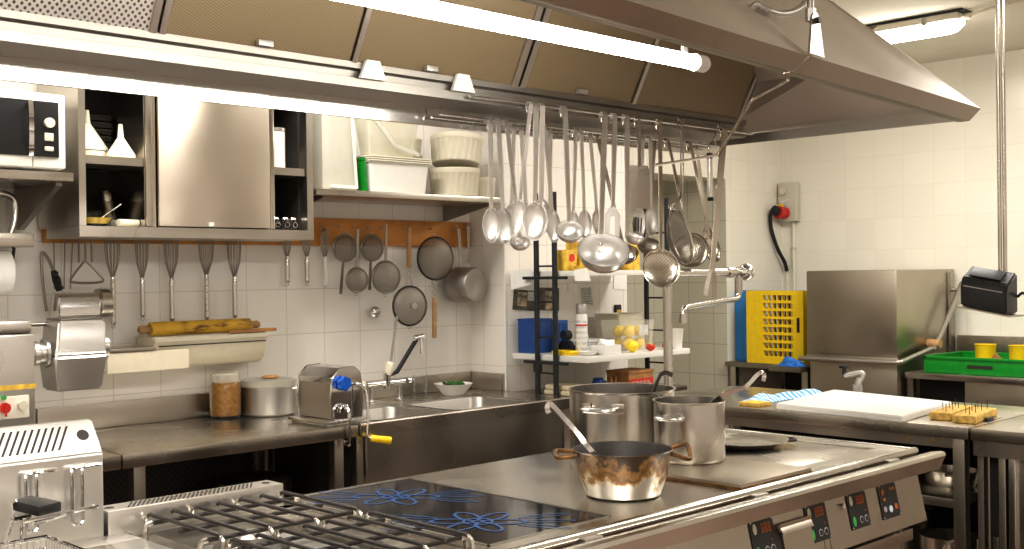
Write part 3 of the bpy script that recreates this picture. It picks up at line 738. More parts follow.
# ---- open shelf to the right of the cabinet
sh = thing('wall_shelf', 'open steel wall shelf holding white ramekins and plastic tubs', 'shelf', (3.2,4.0,1.83))
obj('shelf_board', M().box((2.705,YF,1.812),(3.775,4.27,1.838),.003), 'steel', sh)
for x in (2.76, 3.72): obj('shelf_bracket', M().prism([(4.272,1.811),(3.93,1.811),(3.93,1.803),(4.255,1.742),(4.272,1.742)], 'x', x, x+.012), 'steel_dark', sh)
def tub(name, lo, hi, taper, mat, parent, th=.003, loc=None, lip=.006):
    x0,y0,z0 = lo; x1,y1,z1 = hi; t = taper
    def ring(e, z): 
        a,b,c,d = x0+t*(1-(z-z0)/(z1-z0))+e, x1-t*(1-(z-z0)/(z1-z0))-e, y0+t*(1-(z-z0)/(z1-z0))+e, y1-t*(1-(z-z0)/(z1-z0))-e
        r = .012; P = []
        for cx,cy,a0 in ((b-r,d-r,0),(a+r,d-r,PI/2),(a+r,c+r,PI),(b-r,c+r,3*PI/2)):
            for k in range(5): P.append((cx+r*math.cos(a0+PI/2*k/4), cy+r*math.sin(a0+PI/2*k/4), z))
        return P
    m = M().rings_loft([ring(0,z0),ring(0,z1-.004),ring(-lip,z1-.003),ring(-lip,z1),ring(th,z1),ring(th,z0+th)])
    return m
ltub = thing('lidded_tub', 'white rectangular tub with stacked lids on the open shelf', 'tub', (3.17,4.03,1.8385))
obj('tub', tub('', (3.014,3.93,1.8388),(3.345,4.06,1.972),.012,'white_plastic',ltub), 'white_plastic', ltub)
for k in range(3): obj('lid', M().box((3.006,3.92,1.973+k*.009),(3.355,4.068,1.980+k*.009),.003), 'off_white', ltub)
ct = thing('clear_container', 'clear plastic container lying on top of the white lidded tub', 'container', (3.16,4.06,2.0))
Tc = Matrix.Translation((3.155,4.02,2.003)) @ Matrix.Rotation(R_(0),4,'Y')
m = tub('', (3.012,3.94,2.0012),(3.30,4.055,2.175),.02,'',None); obj('box', m, 'clear_film', ct)
m = M()
for a, b in (((3.03,3.936,2.17),(3.155,3.936,2.05)),((3.155,3.936,2.05),(3.29,3.936,2.016))): m.strap([a,b], .018, .002, (0,1,0))
obj('lid_edge', m, 'frosted', ct)
lean = thing('cake_cover', 'large translucent plastic cover standing on edge beside the cabinet', 'cover', (2.85,4.02,1.8385))
m = M()
o0 = [(2.775,3.95),(2.800,3.935),(2.960,3.96),(2.968,4.0),(2.955,4.09),(2.79,4.09)]
zz0, zz1 = 1.8388, 2.20
m.rings_loft([[(x,y,zz0) for x,y in o0],[(x-.012*0,y,zz0+.02) for x,y in o0],[(2.775+(x-2.775)*.86,y,zz1) for x,y in o0]])
obj('cover', m, 'cover_film', lean)
m = M().strap([(2.80,3.930,1.855),(2.955,3.953,1.855)], .014, .004, (0,1,0)).strap([(2.955,3.954,1.85),(2.925,3.945,2.19)], .012, .006, (0,1,0))
obj('rim', m, 'white_plastic', lean)
gt = thing('green_box', 'slim green box squeezed between the cover and the white tub', 'box', (2.99,4.0,1.8385))
m = M().hexa([(2.994,3.94,1.8388),(3.002,3.94,1.8388),(3.002,4.08,1.8388),(2.994,4.08,1.8388),(2.984,3.94,1.972),(2.992,3.94,1.972),(2.992,4.08,1.972),(2.984,4.08,1.972)],.002)
obj('box', m, 'green_plastic', gt); obj('lid', M().hexa([(2.982,3.938,1.973),(2.994,3.938,1.973),(2.994,4.082,1.973),(2.982,4.082,1.973),(2.980,3.938,1.985),(2.992,3.938,1.985),(2.992,4.082,1.985),(2.980,4.082,1.985)],.002), 'green_plastic', gt)
def ramekin(x, y, z, R, h, label, tilt=None):
    t = thing('ramekin', label, 'ramekin', (x,y,z), 'white fluted ramekins on the open shelf')
    m = M(); n = 96
    def rg(r, zz, fl): return [((r+(fl*(1 if (j//2) % 2 else -1)))*math.cos(2*PI*j/n), (r+(fl*(1 if (j//2) % 2 else -1)))*math.sin(2*PI*j/n), zz) for j in range(n)]
    m.rings_loft([rg(R*.86,.0005,0),rg(R*.90,.006,0),rg(R*.91,.01,.0012),rg(R*.97,h*.78,.0012),rg(R*.985,h*.8,0),rg(R,h*.84,0),rg(R,h-.002,0),rg(R-.003,h,0),rg(R-.007,h-.002,0),rg(R*.84,.012,0)])
    if tilt: m.bm.transform(tilt)
    obj('dish', m, 'off_white', t, local=True, sharp=50)
    return t
zb = 1.8385
ramekin(3.575,4.02,zb,.120,.135,'broad white ramekin at the bottom of the two-high stack')
ramekin(3.585,4.02,zb+.119,.126,.135,'tilted white ramekin on top of the two-high stack', Matrix.Rotation(R_(-5),4,'X') @ Matrix.Rotation(R_(7),4,'Y') @ Matrix.Translation((0,0,.034)))
ramekin(3.395,4.170,zb,.088,.125,'white ramekin at the bottom of the rear stack behind the tub')
ramekin(3.393,4.170,zb+.128,.086,.075,'white ramekin in the middle of the rear stack')
ramekin(3.394,4.170,zb+.206,.085,.07,'white ramekin on top of the rear stack')
ramekin(3.782,4.06,zb,.072,.105,'single white ramekin at the right end of the open shelf')

# ---- wooden rail with whisks, sieves and pans
rail = thing('wooden_rail', 'orange wooden utensil rail screwed along the tiled wall', 'rail', (2.9,4.26,1.67))
obj('board', M().box((1.73,4.250,1.614),(4.0-.115,4.273,1.738),.004), 'orange_wood', rail)
for x in (1.783,1.868,1.98,2.103,2.227,2.383,2.513,2.775,2.875,2.972,3.068,3.15,3.227,3.31,3.449,3.61,3.78,3.84):
    obj('rail_hook', M().tube([(x,4.249,1.70),(x,4.235,1.698),(x,4.230,1.706)], .0028, 6), 'conduit', rail)
def whisk(x, ztop, zneck, zbot, w, label, mat='pot_steel', rib=False, hm=None):
    t = thing('whisk', label, 'whisk', (x,4.218,zbot), 'whisks hanging on the wooden rail')
    m = M(); L = ztop-zneck
    for k in range(6):
        a = PI*k/6; ca, sa = math.cos(a), math.sin(a)*.75
        P = []
        for j in range(17):
            u = -1+2*j/16; s = 1-u*u
            ph = PI*j/16
            xx = -math.cos(ph)*w*(.30+1.0*math.sin(ph)**.5) if 0 < j < 16 else (-.004 if j == 0 else .004)
            zz_ = zneck + L*math.sin(ph)**.75
            P.append((x+xx*ca, 4.218+xx*sa, zz_))
        m.tube(P, .0017, 5)
    obj('wire_head', m, 'steel_dark', t)
    pr = [(0,zbot),(.008,zbot),(.0105,zbot+.006)]
    n = 6
    for i in range(n):
        z0_ = zbot+.01+(zneck-zbot-.02)*i/n; z1_ = zbot+.01+(zneck-zbot-.02)*(i+1)/n
        pr += [(.0105,z0_),(.0105,z1_-.004)] + ([(.0085,z1_-.003),(.0085,z1_-.001)] if rib else [])
    pr += [(.010,zneck-.006),(.006,zneck+.012),(0,zneck+.012)]
    obj('handle', M().lathe(pr, Matrix.Translation((x,4.218,0)), 18), hm or mat, t)
    obj('hanging_loop', M().tube(arc((x,4.218,zbot-.007), .007, 0, 2*PI, 12)[:-1], .0016, 6, closed=True), 'conduit', t)
whisk(1.980,1.705,1.475,1.300,.034,'balloon whisk with a banded steel handle beside the rotary grater', rib=True)
whisk(2.101,1.705,1.47,1.325,.030,'balloon whisk hanging above the left end of the rolling pin')
whisk(2.226,1.705,1.47,1.305,.034,'balloon whisk hanging second above the rolling pin from its left end')
whisk(2.382,1.705,1.48,1.305,.036,'balloon whisk with a banded handle hanging third above the rolling pin', rib=True)
whisk(2.512,1.705,1.47,1.308,.034,'balloon whisk hanging above the right end of the rolling pin')
whisk(2.772,1.690,1.555,1.450,.022,'small steel whisk hanging under the right end of the cabinet')
whisk(2.874,1.690,1.555,1.448,.022,'small steel whisk hanging between the white one and the cabinet end')
whisk(2.971,1.690,1.555,1.434,.022,'small whisk with a white handle beside the sieves', hm='white_plastic')

def sieve(cx, cz, R, hang, label, y=4.200, hm='steel_dark', wood=False, depth=None, dirn=None, rim=.005, knob=False):
    """round wire sieve facing the room; hang = (x, z) far end of its handle"""
    t = thing('wire_sieve', label, 'sieve', (cx,y,cz-R), 'wire sieves hanging on the wooden rail')
    T = axisT((cx,y,cz), (-.12,-1,0), (1,0,0))
    dp = depth or R*.42
    m = M().lathe([(R*math.sin(PI/2*i/8) if i else 0, dp*math.cos(PI/2*i/8)-dp) for i in range(9)] , T, 36)
    # shallow bowl bulging to the room
    mm = M().lathe([((R-.002)*math.sin(PI/2*i/8) if i else 0, dp*math.cos(PI/2*i/8)) for i in range(9)], Matrix.Identity(4), 36)
    m.bm.free()
    obj('mesh_bowl', mm, 'sieve_mesh', t, T=T, local=True)
    if knob: obj('boss', M().lathe([(0,dp+.004),(R*.16,dp+.003),(R*.18,dp-.002),(R*.18,dp-.010)], T, 24), 'steel', t)
    m = M().tube([T @ Vector((R*math.cos(2*PI*k/40), R*math.sin(2*PI*k/40), 0)) for k in range(40)], rim, 8, closed=True)
    obj('rim', m, 'steel_dark' if not wood else 'iron', t)
    h = Vector((hang[0],y+.006,hang[1])); c = Vector((cx,y+.004,cz)); d = (h-c).normalized(); e = c+d*(R)
    if wood:
        L = (h-e).length; nk = e+d*L*.32
        m = M()
        for s in (-1, 1):
            sd = d.cross(Vector((0,1,0)))*s
            m.tube(smooth([e+sd*.018, e+d*L*.12+sd*.010, e+d*L*.2-sd*.006, nk+sd*.002],5), .003, 6)
        obj('wire_neck', m, 'conduit', t)
        obj('handle', M().tube([nk-d*.004, nk, e+d*L*.6, h-d*.004, h], [.008,.0115,.0125,.0115,.006], 14), 'handle_wood', t)
    else:
        obj('handle', M().strap([e-d*.003, e+d*.02, h], [.010,.012,.014], .004, (0,1,0)), hm, t)
    obj('hanging_hook', M().tube(arc((c-d*(R+.009))[:], .008, 0, 2*PI, 12)[:-1], .002, 6, closed=True), 'conduit', t)
    return t
sieve(3.071, 1.602, .060, (3.049,1.394), 'upper left wire sieve with its handle pointing down', y=4.205)
sieve(3.230, 1.603, .058, (3.218,1.409), 'upper wire sieve second from the left', y=4.212)
sieve(3.104, 1.457, .054, (3.116,1.687), 'small lower wire sieve hanging by an upright handle', y=4.160)
sieve(3.262, 1.468, .073, (3.272,1.713), 'medium lower wire sieve beside the two big wooden-handled ones', y=4.150)
sieve(3.380, 1.332, .091, (3.386,1.705), 'large dark sieve hanging lowest from an upright wooden handle', y=4.125, wood=True, knob=True)
sieve(3.575, 1.554, .102, (3.568,1.172), 'large wire sieve hanging with its wooden handle downwards', y=4.165, wood=True)
# saucepan on the rail
hp = thing('hanging_pan', 'small steel saucepan hanging at the right end of the wooden rail', 'saucepan', (3.77,4.15,1.33))
T = axisT((3.765,4.222,1.425), (.12,-1,-.02), (1,0,0))
obj('pan', M().lathe([(.088,.0),(.086,.115),(.080,.122),(.055,.1235),(.05,.1215),(.0,.1215),(0,.118),(.083,.113),(.085,.0)], T, 36), 'steel_basin', hp)
obj('handle', M().strap([(3.770,4.205,1.50),(3.768,4.20,1.54),(3.770,4.215,1.70)], [.014,.016,.020], .006, (0,1,0)), 'pot_steel', hp)
obj('hanging_hook', M().tube(arc((3.770,4.222,1.708), .009, 0, 2*PI, 12)[:-1], .002, 6, closed=True), 'conduit', hp)
sk = thing('serving_fork', 'flat steel utensil handle hanging behind the saucepan', 'utensil', (3.845,4.225,1.52))
obj('handle', M().strap([(3.842,4.222,1.535),(3.842,4.222,1.60),(3.842,4.222,1.715)], [.022,.014,.022], .003, (0,1,0)), 'polished', sk)
obj('hanging_loop', M().tube(arc((3.842,4.222,1.722), .008, 0, 2*PI, 12)[:-1], .002, 6, closed=True), 'polished', sk)
ld = thing('wall_hook', 'round chromed wall knob between the sieves', 'knob', (3.272,4.262,1.30))
obj('dome', M().shell(axisT((3.272,4.255,1.303), (0,1,0)), .031, .030, .002, 24), 'chrome', ld); obj('mounting_plate', M().cyl((3.272,4.2748,1.303),(3.272,4.256,1.303),.012,16), 'chrome', ld)
# rotary grater
rg = thing('rotary_grater', 'steel rotary grater with a black grip hanging at the left of the rail', 'grater', (1.82,4.17,1.33))
m = M().tube(smooth([(1.720,4.21,1.36),(1.708,4.21,1.45),(1.703,4.21,1.56),(1.712,4.21,1.575),(1.728,4.20,1.545),(1.742,4.19,1.50)],6), .006, 8)
obj('wire_arm', m, 'steel_dark', rg)
m = M().tube([(1.738,4.19,1.51),(1.748,4.185,1.475),(1.758,4.185,1.435)], [.010,.016,.012], 10)
for k in range(4): m.ball((1.74+.006*k,4.172,1.50-.018*k), .010, (1,1,.8), 6)
obj('hanging_grip', m, 'black_plastic', rg)
m = M().prism([(4.135,1.345),(4.135,1.40),(4.15,1.425),(4.20,1.43),(4.21,1.42),(4.21,1.335),(4.15,1.335)], 'x', 1.735, 1.895, .004)
obj('hopper', m, 'polished', rg)
obj('drum', M().cyl((1.895,4.172,1.385),(1.935,4.172,1.385),.055,24).cyl((1.935,4.172,1.385),(1.939,4.172,1.385),.050,24), 'steel', rg)
m = M()
for s in (-.020,.004,.026): m.tube([(1.868+s,4.215,1.70),(1.868+s*1.1,4.214,1.54)], .0042, 6)
m.tube(smooth([(1.868,4.212,1.545),(1.82,4.205,1.49),(1.815,4.20,1.465),(1.93,4.20,1.465),(1.915,4.205,1.50),(1.872,4.212,1.545)],4), .0045, 6)
obj('crank', m, 'steel_dark', rg)
for k, x in enumerate((1.762,1.798,1.822)):
    sw = thing('skewer', 'long thin steel skewer hanging behind the rotary grater', 'skewer', (x,4.236,1.44), 'skewers behind the rotary grater')
    obj('rod', M().tube([(x+.008*k,4.238,1.70),(x,4.238,1.44)], .0028, 6), 'steel_dark', sw); obj('hanging_loop', M().tube(arc((x+.008*k,4.238,1.708), .007, 0, 2*PI, 10)[:-1], .0018, 6, closed=True), 'steel_dark', sw)

# rolling pin on the cutter boxes
cb1 = thing('wrap_dispenser', 'cream wall-mounted wrap dispenser under the rolling pin', 'dispenser', (2.42,4.22,1.12))
obj('body', M().prism([(4.273,1.247),(4.14,1.247),(4.128,1.235),(4.128,1.214),(4.16,1.135),(4.19,1.118),(4.273,1.118)], 'x', 2.10, 2.612, .004), 'cream_plastic', cb1)
obj('mounting_lip', M().box((2.10,4.120,1.224),(2.615,4.1275,1.244),.003), 'off_white', cb1); obj('slot', M().box((2.12,4.1225,1.208),(2.60,4.1268,1.2125)), 'inside_dark', cb1)
cb2 = thing('knife_box', 'pale cream box mounted on the tiles left of the wrap dispenser', 'box', (2.07,4.2,1.12))
obj('body', M().box((1.90,4.10,1.12),(2.235,4.115,1.197),.004).box((1.90,4.1155,1.13),(2.095,4.273,1.197),.003), 'cream_plastic', cb2)
obj('mounting_ledge', M().box((1.86,4.095,1.199),(2.095,4.273,1.213),.002), 'steel', cb2)
rp = thing('rolling_pin', 'worn yellow rolling pin lying on the cream wrap dispenser', 'rolling pin', (2.33,4.155,1.249))
za = 1.2775
obj('roller', M().tube([(2.103,4.168,za),(2.106,4.168,za),(2.546,4.166,za),(2.549,4.166,za)], [.024,.0275,.0275,.024], 24), 'pin_wood', rp)
obj('handle', M().lathe([(0,-.045),(.012,-.044),(.017,-.034),(.015,-.015),(.0115,0),(0,0)], axisT((2.102,4.168,za), (1,0,0)), 20), 'handle_wood', rp)
obj('handle', M().lathe([(0,-.045),(.012,-.044),(.017,-.034),(.015,-.015),(.0115,0),(0,0)], axisT((2.550,4.166,za), (-1,0,0)), 20), 'handle_wood', rp)
obj('wooden_stick', M().box((2.43,4.1242,1.2478),(2.655,4.1375,1.262),.003), 'brown_wood', None, (2.54,4.13,1.248), tag=('thin brown stick lying in front of the rolling pin', 'stick'))

# ------------------------------------------------------------------ left counter and sink
def table(name, xa, xb, label, legs, rb=.07):
    t = thing(name, label, 'counter', ((xa+xb)/2,3.9,0))
    obj('worktop', M().box((xa,3.560,.852),(xb,4.26,.900),.004), 'steel_top', t)
    obj('backsplash', M().box((xa,4.252,.9005),(xb,4.274,.998),.003), 'steel', t)
    for x, y in legs: obj('leg', M().box((x-.021,y-.021,.0),(x+.021,y+.021,.852),.003), 'steel', t)
    obj('undershelf', M().box((xa+.02,3.62,.36),(xb-.02,4.22,.39),.003), 'steel_dark', t)
    obj('back_panel', M().box((xa+.01,4.225,.392),(xb-.01,4.24,.85)), 'panel_holes', t)
    return t
table('prep_counter', .45, 1.692, 'steel worktop behind the fryer, carrying the grinder', ((.52,3.62),(.52,4.18)))
table('prep_counter', 1.698, 2.655, 'steel worktop with the pasta machine and honey-brown jar', ((1.775,3.62),(1.775,4.18),(2.59,3.62),(2.59,4.18)))
su = thing('sink_unit', 'double stainless steel sink with a deep plain apron', 'sink', (3.25,3.9,0))
xs = [2.66,2.775,3.14,3.205,3.66,3.888]; y0_, ya_, yb_, y1_ = 3.560, 3.615, 3.97, 4.26
m = M().box((xs[0],y0_,.852),(xs[5],ya_,.9)).box((xs[0],yb_,.852),(xs[5],y1_,.9)).box((xs[0],ya_,.852),(xs[1],yb_,.9)).box((xs[2],ya_,.852),(xs[3],yb_,.9)).box((xs[4],ya_,.852),(xs[5],yb_,.9))
m.tube([(2.665,3.566,.898),(3.885,3.566,.898)], .008, 8)
obj('worktop', m, 'steel_top', su)
def basin(x0,x1):
    def ring(e,z,r=.06):
        P=[]; a,b,c,d = x0+e,x1-e,ya_+e,yb_-e
        for cx,cy,a0 in ((b-r,d-r,0),(a+r,d-r,PI/2),(a+r,c+r,PI),(b-r,c+r,3*PI/2)):
            for k in range(7): P.append((cx+r*math.cos(a0+PI/2*k/6),cy+r*math.sin(a0+PI/2*k/6),z))
        return P
    m = M().rings_loft([ring(-.02,.9012),ring(-.004,.9014),ring(.002,.893),ring(.012,.70),ring(.03,.66),ring(.10,.655)], cap=False); m.f([m.v(p) for p in ring(.10,.655)])
    r = obj('basin', m, 'steel_basin', su, sharp=50)
    obj('drain', M().cyl(((x0+x1)/2,(ya_+yb_)/2,.6555),((x0+x1)/2,(ya_+yb_)/2,.659),.032,20), 'chrome', r)
basin(xs[1],xs[2]); basin(xs[3],xs[4])
obj('backsplash', M().box((2.66,4.252,.9005),(3.897,4.274,.985),.003).box((3.878,4.03,.9005),(3.897,4.251,.985),.003), 'steel', su)
obj('side_panel', M().box((2.666,3.63,.10),(2.672,4.17,.85)), 'dark_panel', su)  # dark sheet added to stand in for the shade under the counter
obj('apron', M().box((2.70,3.566,.36),(3.806,3.580,.851)), 'steel', su)
for x in (2.68,3.83): obj('leg', M().box((x-.018,3.585,0),(x+.018,3.625,.851),.003), 'steel', su)
for x in (2.68,3.83): obj('leg', M().box((x-.018,4.18,0),(x+.018,4.22,.851),.003), 'steel', su)
# mixer tap with pre-rinse arm
tp = thing('sink_tap', 'chrome sink tap with a black swing spout and white spray grip', 'tap', (3.23,4.12,.9))
m = M().cyl((3.149,4.12,.901),(3.149,4.12,.985),.011,14).cyl((3.31,4.12,.901),(3.31,4.12,.985),.011,14).cyl((3.12,4.12,.985),(3.335,4.12,.985),.013,14)
for x in (3.149,3.31): m.lathe([(0,.0005),(.022,.0005),(.022,.006),(.012,.012),(0,.012)], Matrix.Translation((x,4.12,.9)), 20)
m.cyl((3.235,4.12,.96),(3.235,4.12,1.03),.018,16)
obj('body', m, 'chrome', tp)
for x in (3.105,3.35): obj('tap_handle', M().cyl((x,4.12,.985),(x+(.018 if x > 3.2 else -.018),4.12,.985),.019,10), 'off_white' if x < 3.2 else 'chrome', tp)
obj('swing_spout', M().tube([(3.245,4.12,1.02),(3.285,4.11,1.03),(3.369,4.06,1.185)], .0105, 12), 'black_metal', tp)
obj('spout_end', M().cyl((3.350,4.06,1.185),(3.402,4.055,1.192),.013,14).tube([(3.385,4.055,1.19),(3.386,4.05,1.16),(3.386,4.05,1.11)], .009, 12), 'chrome', tp)
obj('spray_rod', M().tube([(3.238,4.11,1.06),(3.253,4.11,1.09),(3.299,4.12,1.285)], .006, 8), 'conduit', tp)
obj('spray_grip', M().tube([(3.235,4.11,1.02),(3.240,4.11,1.035),(3.248,4.11,1.072),(3.250,4.11,1.080)], [.012,.020,.020,.012], 14), 'ivory', tp)
obj('drinking_glass', M().lathe([(0,.0005),(.028,.0005),(.034,.115),(.032,.115),(.0265,.006),(0,.006)], Matrix.Translation((3.367,4.04,.9)), 28), 'glass', None, (3.367,4.04,.9), tag=('clear drinking glass standing behind the sink', 'glass'))
pb = thing('salad_bowl', 'white bowl of green herbs at the back corner of the sink', 'bowl', (3.60,4.045,.9))
obj('bowl', M().lathe([(0,.001),(.050,.001),(.055,.006),(.088,.050),(.094,.055),(.088,.055),(.053,.012),(0,.010)], Matrix.Translation((3.61,4.085,.9)), 36), 'white_plastic', pb)
m = M()
for k in range(26):
    a, r = rnd.random()*2*PI, rnd.random()*.058
    m.ball((3.615+r*math.cos(a),4.085+r*math.sin(a),.944+rnd.random()*.014), .014, (1.3,1,.5), 5, Matrix.Rotation(rnd.random()*3,4,'Z') @ Matrix.Rotation(rnd.random(),4,'X'))
ho = obj('herbs', m, 'herbs', None, (3.615,4.085,.93), tag=('chopped green herbs heaped in the white bowl', 'herbs')); ho['kind'] = 'stuff'
# jar, pot, pasta machine
jr = thing('preserving_jar', 'glass jar of brown sauce with a wrapped lid on the left counter', 'jar', (2.435,4.17,.9))
T = Matrix.Translation((2.435,4.17,.9005))
obj('jar', M().lathe([(0,0),(.060,0),(.066,.008),(.066,.130),(.058,.146),(.055,.146),(.0625,.128),(.0625,.010),(0,.006)], T, 32), 'glass', jr)
obj('sauce', M().lathe([(0,.0075),(.0615,.0115),(.0615,.130),(.054,.146),(0,.1495)], T, 32), 'sauce', jr)
obj('wrapped_lid', M().lathe([(.0605,.146),(.061,.152),(.0585,.176),(.05,.184),(.02,.181),(0,.182)], T, 26), 'clear_film', jr)
ap = thing('cooking_pot', 'dull aluminium pot covered in cling film beside the brown jar', 'pot', (2.60,4.10,.9))
T = Matrix.Translation((2.612,4.125,.9005))
obj('pot', M().lathe([(0,0),(.102,0),(.110,.008),(.111,.140),(.114,.143),(.109,.143),(.106,.01),(0,.006)], T, 40), 'aluminium', ap)
for s in (-1,1):
    Th = T @ Matrix.Rotation(R_(-50),4,'Z'); obj('handle', M().tube(smooth([Th@Vector((s*.111,-.03,.112)),Th@Vector((s*.135,-.028,.114)),Th@Vector((s*.138,0,.114)),Th@Vector((s*.135,.028,.114)),Th@Vector((s*.111,.03,.112))],4), .005, 8), 'aluminium', ap)
obj('cling_film', M().lathe([(.1155,.120),(.116,.146),(.09,.150),(0,.145)], T, 30), 'clear_film', ap)
obj('bread_piece', M().ball((2.61,4.11,1.058), .034, (1.2,.9,.25), 10), 'brown_wood', None, (2.60,4.11,1.052), tag=('brown lump lying on the film of the aluminium pot', 'bread'))
pm = thing('pasta_machine', 'chrome hand-cranked pasta machine clamped to the worktop edge', 'pasta machine', (2.61,3.68,.9))
m = M().box((2.525,3.585,.9075),(2.735,3.85,.922),.004).box((2.535,3.60,.9008),(2.645,3.84,.907),.001); obj('base', m, 'polished', pm)
side = [(2.560,.9225),(2.708,.9225),(2.712,1.03),(2.700,1.10),(2.668,1.126),(2.598,1.122),(2.562,1.085),(2.555,1.01)]
for y in (3.600,3.822): obj('side_plate', M().prism(side, 'y', y, y+.012, .004), 'chrome', pm)
m = M().prism([(2.563,1.062),(2.560,1.082),(2.600,1.120),(2.668,1.124),(2.698,1.098),(2.702,1.075),(2.66,1.104),(2.606,1.100)], 'y', 3.6125, 3.8215); obj('top_cover', m, 'chrome', pm, sharp=30)
obj('body_panel', M().box((2.574,3.6125,.9225),(2.700,3.8215,.962),.003).box((2.604,3.6125,.962),(2.700,3.8215,1.06)), 'polished', pm)
obj('front_plate', M().prism([(2.566,.926),(2.572,.926),(2.574,1.0),(2.570,1.075),(2.564,1.075),(2.566,1.0)], 'y', 3.6128, 3.8212), 'steel', pm, sharp=50)
kx, kz = 2.606, 1.062
m = M()
P = [(.025+.004*(1 if (k//2) % 2 else -1)) for k in range(24)]
m.prism([(kx+P[k]*math.cos(2*PI*k/24), kz+P[k]*math.sin(2*PI*k/24)) for k in range(24)], 'y', 3.570, 3.596, .003)
obj('knob', m, 'blue_knob', pm)
m = M().tube(smooth([(2.652,3.599,1.056),(2.660,3.572,1.057),(2.678,3.562,1.05),(2.690,3.553,1.01),(2.690,3.545,.93),(2.681,3.540,.868),(2.683,3.537,.850),(2.698,3.528,.845)],6), .0055, 10)
obj('crank', m, 'chrome', pm)
obj('crank_grip', M().lathe([(0,0),(.011,0),(.0145,.006),(.0135,.03),(.0145,.055),(.0155,.075),(.012,.081),(0,.081)], axisT((2.692,3.534,.8465), (.84,-.50,-.16)), 20), 'yellow_plastic', pm)
m = M().tube(smooth([(2.620,3.598,.975),(2.606,3.57,.975),(2.602,3.552,.95),(2.602,3.549,.87),(2.602,3.549,.835),(2.602,3.557,.826)],5), .0065, 8)
m.tube(arc((2.612,3.592,.955), .019, -.3, PI+.3, 10), .0045, 6).disc((2.602,3.575,.838),(0,0,1),.012,.008,12).cyl((2.602,3.549,.83),(2.602,3.58,.83),.005,8)
obj('clamp', m, 'chrome', pm)
# grinder on the left counter
gd = thing('food_grinder', 'steel food grinder with a cast chute and red switch', 'grinder', (1.35,3.9,.9))
obj('motor_box', M().box((1.10,3.80,.9005),(1.513,4.12,1.300),.010), 'fryer_steel', gd)
obj('top_cover', M().box((1.10,3.80,1.3005),(1.505,4.11,1.345),.012), 'fryer_steel', gd)
obj('trim_strip', M().box((1.099,3.7985,1.118),(1.514,3.7998,1.134)), 'gold_card', gd)
cp = obj('switch_plate', M().box((1.36,3.7975,1.025),(1.49,3.7998,1.098),.001), 'enamel_cream', gd)
for x, z, mt, r in ((1.409,1.062,'red',.017),(1.466,1.066,'off_white',.015),(1.405,1.096,'led_green',.007)):
    obj('switch', M().cyl((x,3.797,z),(x,3.782,z),r,18), mt, cp)
obj('pointer', M().box((1.406,3.779,1.035),(1.412,3.783,1.08)), 'red', cp)
obj('shaft', M().cyl((1.44,3.96,1.322),(1.64,3.96,1.322),.006,10), 'steel_dark', gd)
obj('hub', M().lathe([(0,0),(.034,0),(.034,.025),(.042,.027),(.042,.045),(.036,.05),(.036,.066),(0,.066)], axisT((1.5135,3.90,1.225),(1,0,0)), 24), 'aluminium', gd)
m = M().rings_loft([[(x0,y0,z),(x1,y0,z),(x1,y1,z),(x0,y1,z)] for x0,x1,y0,y1,z in ((1.60,1.755,3.83,3.96,1.095),(1.588,1.772,3.82,3.97,1.215),(1.600,1.775,3.835,3.975,1.235),(1.612,1.780,3.845,3.98,1.335))])
bmesh.ops.bevel(m.bm, geom=m.bm.edges[:], offset=.008, segments=2, affect='EDGES')
obj('chute', m, 'aluminium', gd, sharp=35)
obj('mouth', M().box((1.62,3.852,1.3355),(1.77,3.972,1.343),.003), 'steel_dark', gd)
obj('flange', M().cyl((1.5798,3.90,1.225),(1.5875,3.90,1.225),.050,24).cyl((1.778,3.90,1.235),(1.80,3.90,1.235),.042,24), 'aluminium', gd)
# paper roll
pr_ = thing('towel_dispenser', 'wall paper-towel roll under a steel hood at the left edge', 'dispenser', (1.40,4.1,1.43))
obj('roll', M().cyl((1.18,4.12,1.505),(1.545,4.12,1.505),.078,36).cyl((1.176,4.12,1.505),(1.549,4.12,1.505),.02,16), 'paper', pr_, sharp=30)
obj('hanging_hood', M().box((1.10,4.03,1.592),(1.608,4.273,1.642),.003), 'steel_top', pr_)
obj('roll_arm', M().strap([(1.563,4.10,1.591),(1.560,4.115,1.53),(1.552,4.12,1.50)], .02, .004, (1,0,0)), 'iron', pr_)
pipe = M().tube(smooth([(1.30,4.16,1.775),(1.50,4.16,1.785),(1.565,4.16,1.78),(1.592,4.16,1.755),(1.590,4.16,1.70),(1.575,4.16,1.645)],6), .0125, 10)
obj('bent_pipe', pipe, 'chrome', pr_)
soc = thing('wall_socket', 'grey wall socket half hidden under the microwave shelf', 'socket', (1.49,4.26,1.70))
obj('mounting_plate', M().box((1.44,4.252,1.655),(1.545,4.2745,1.77),.004), 'enamel_cream', soc)
for x in (1.47,1.515): obj('socket_hole', M().box((x-.008,4.2505,1.69),(x+.008,4.253,1.735),.001), 'iron', soc)
# under the counter
up_ = thing('stock_pan', 'dark round pan on the undershelf of the counter', 'pan', (2.50,3.86,.39))
T = Matrix.Translation((2.42,3.93,.3905))
obj('pan', M().lathe([(0,0),(.13,0),(.14,.01),(.142,.28),(.150,.286),(.138,.28),(.136,.012),(0,.008)], T, 40), 'steel_dark', up_)
obj('lid', M().lathe([(0,.31),(.05,.306),(.145,.288),(.149,.2865),(.151,.292),(.05,.312),(0,.316)], T, 40), 'dark_panel', up_)

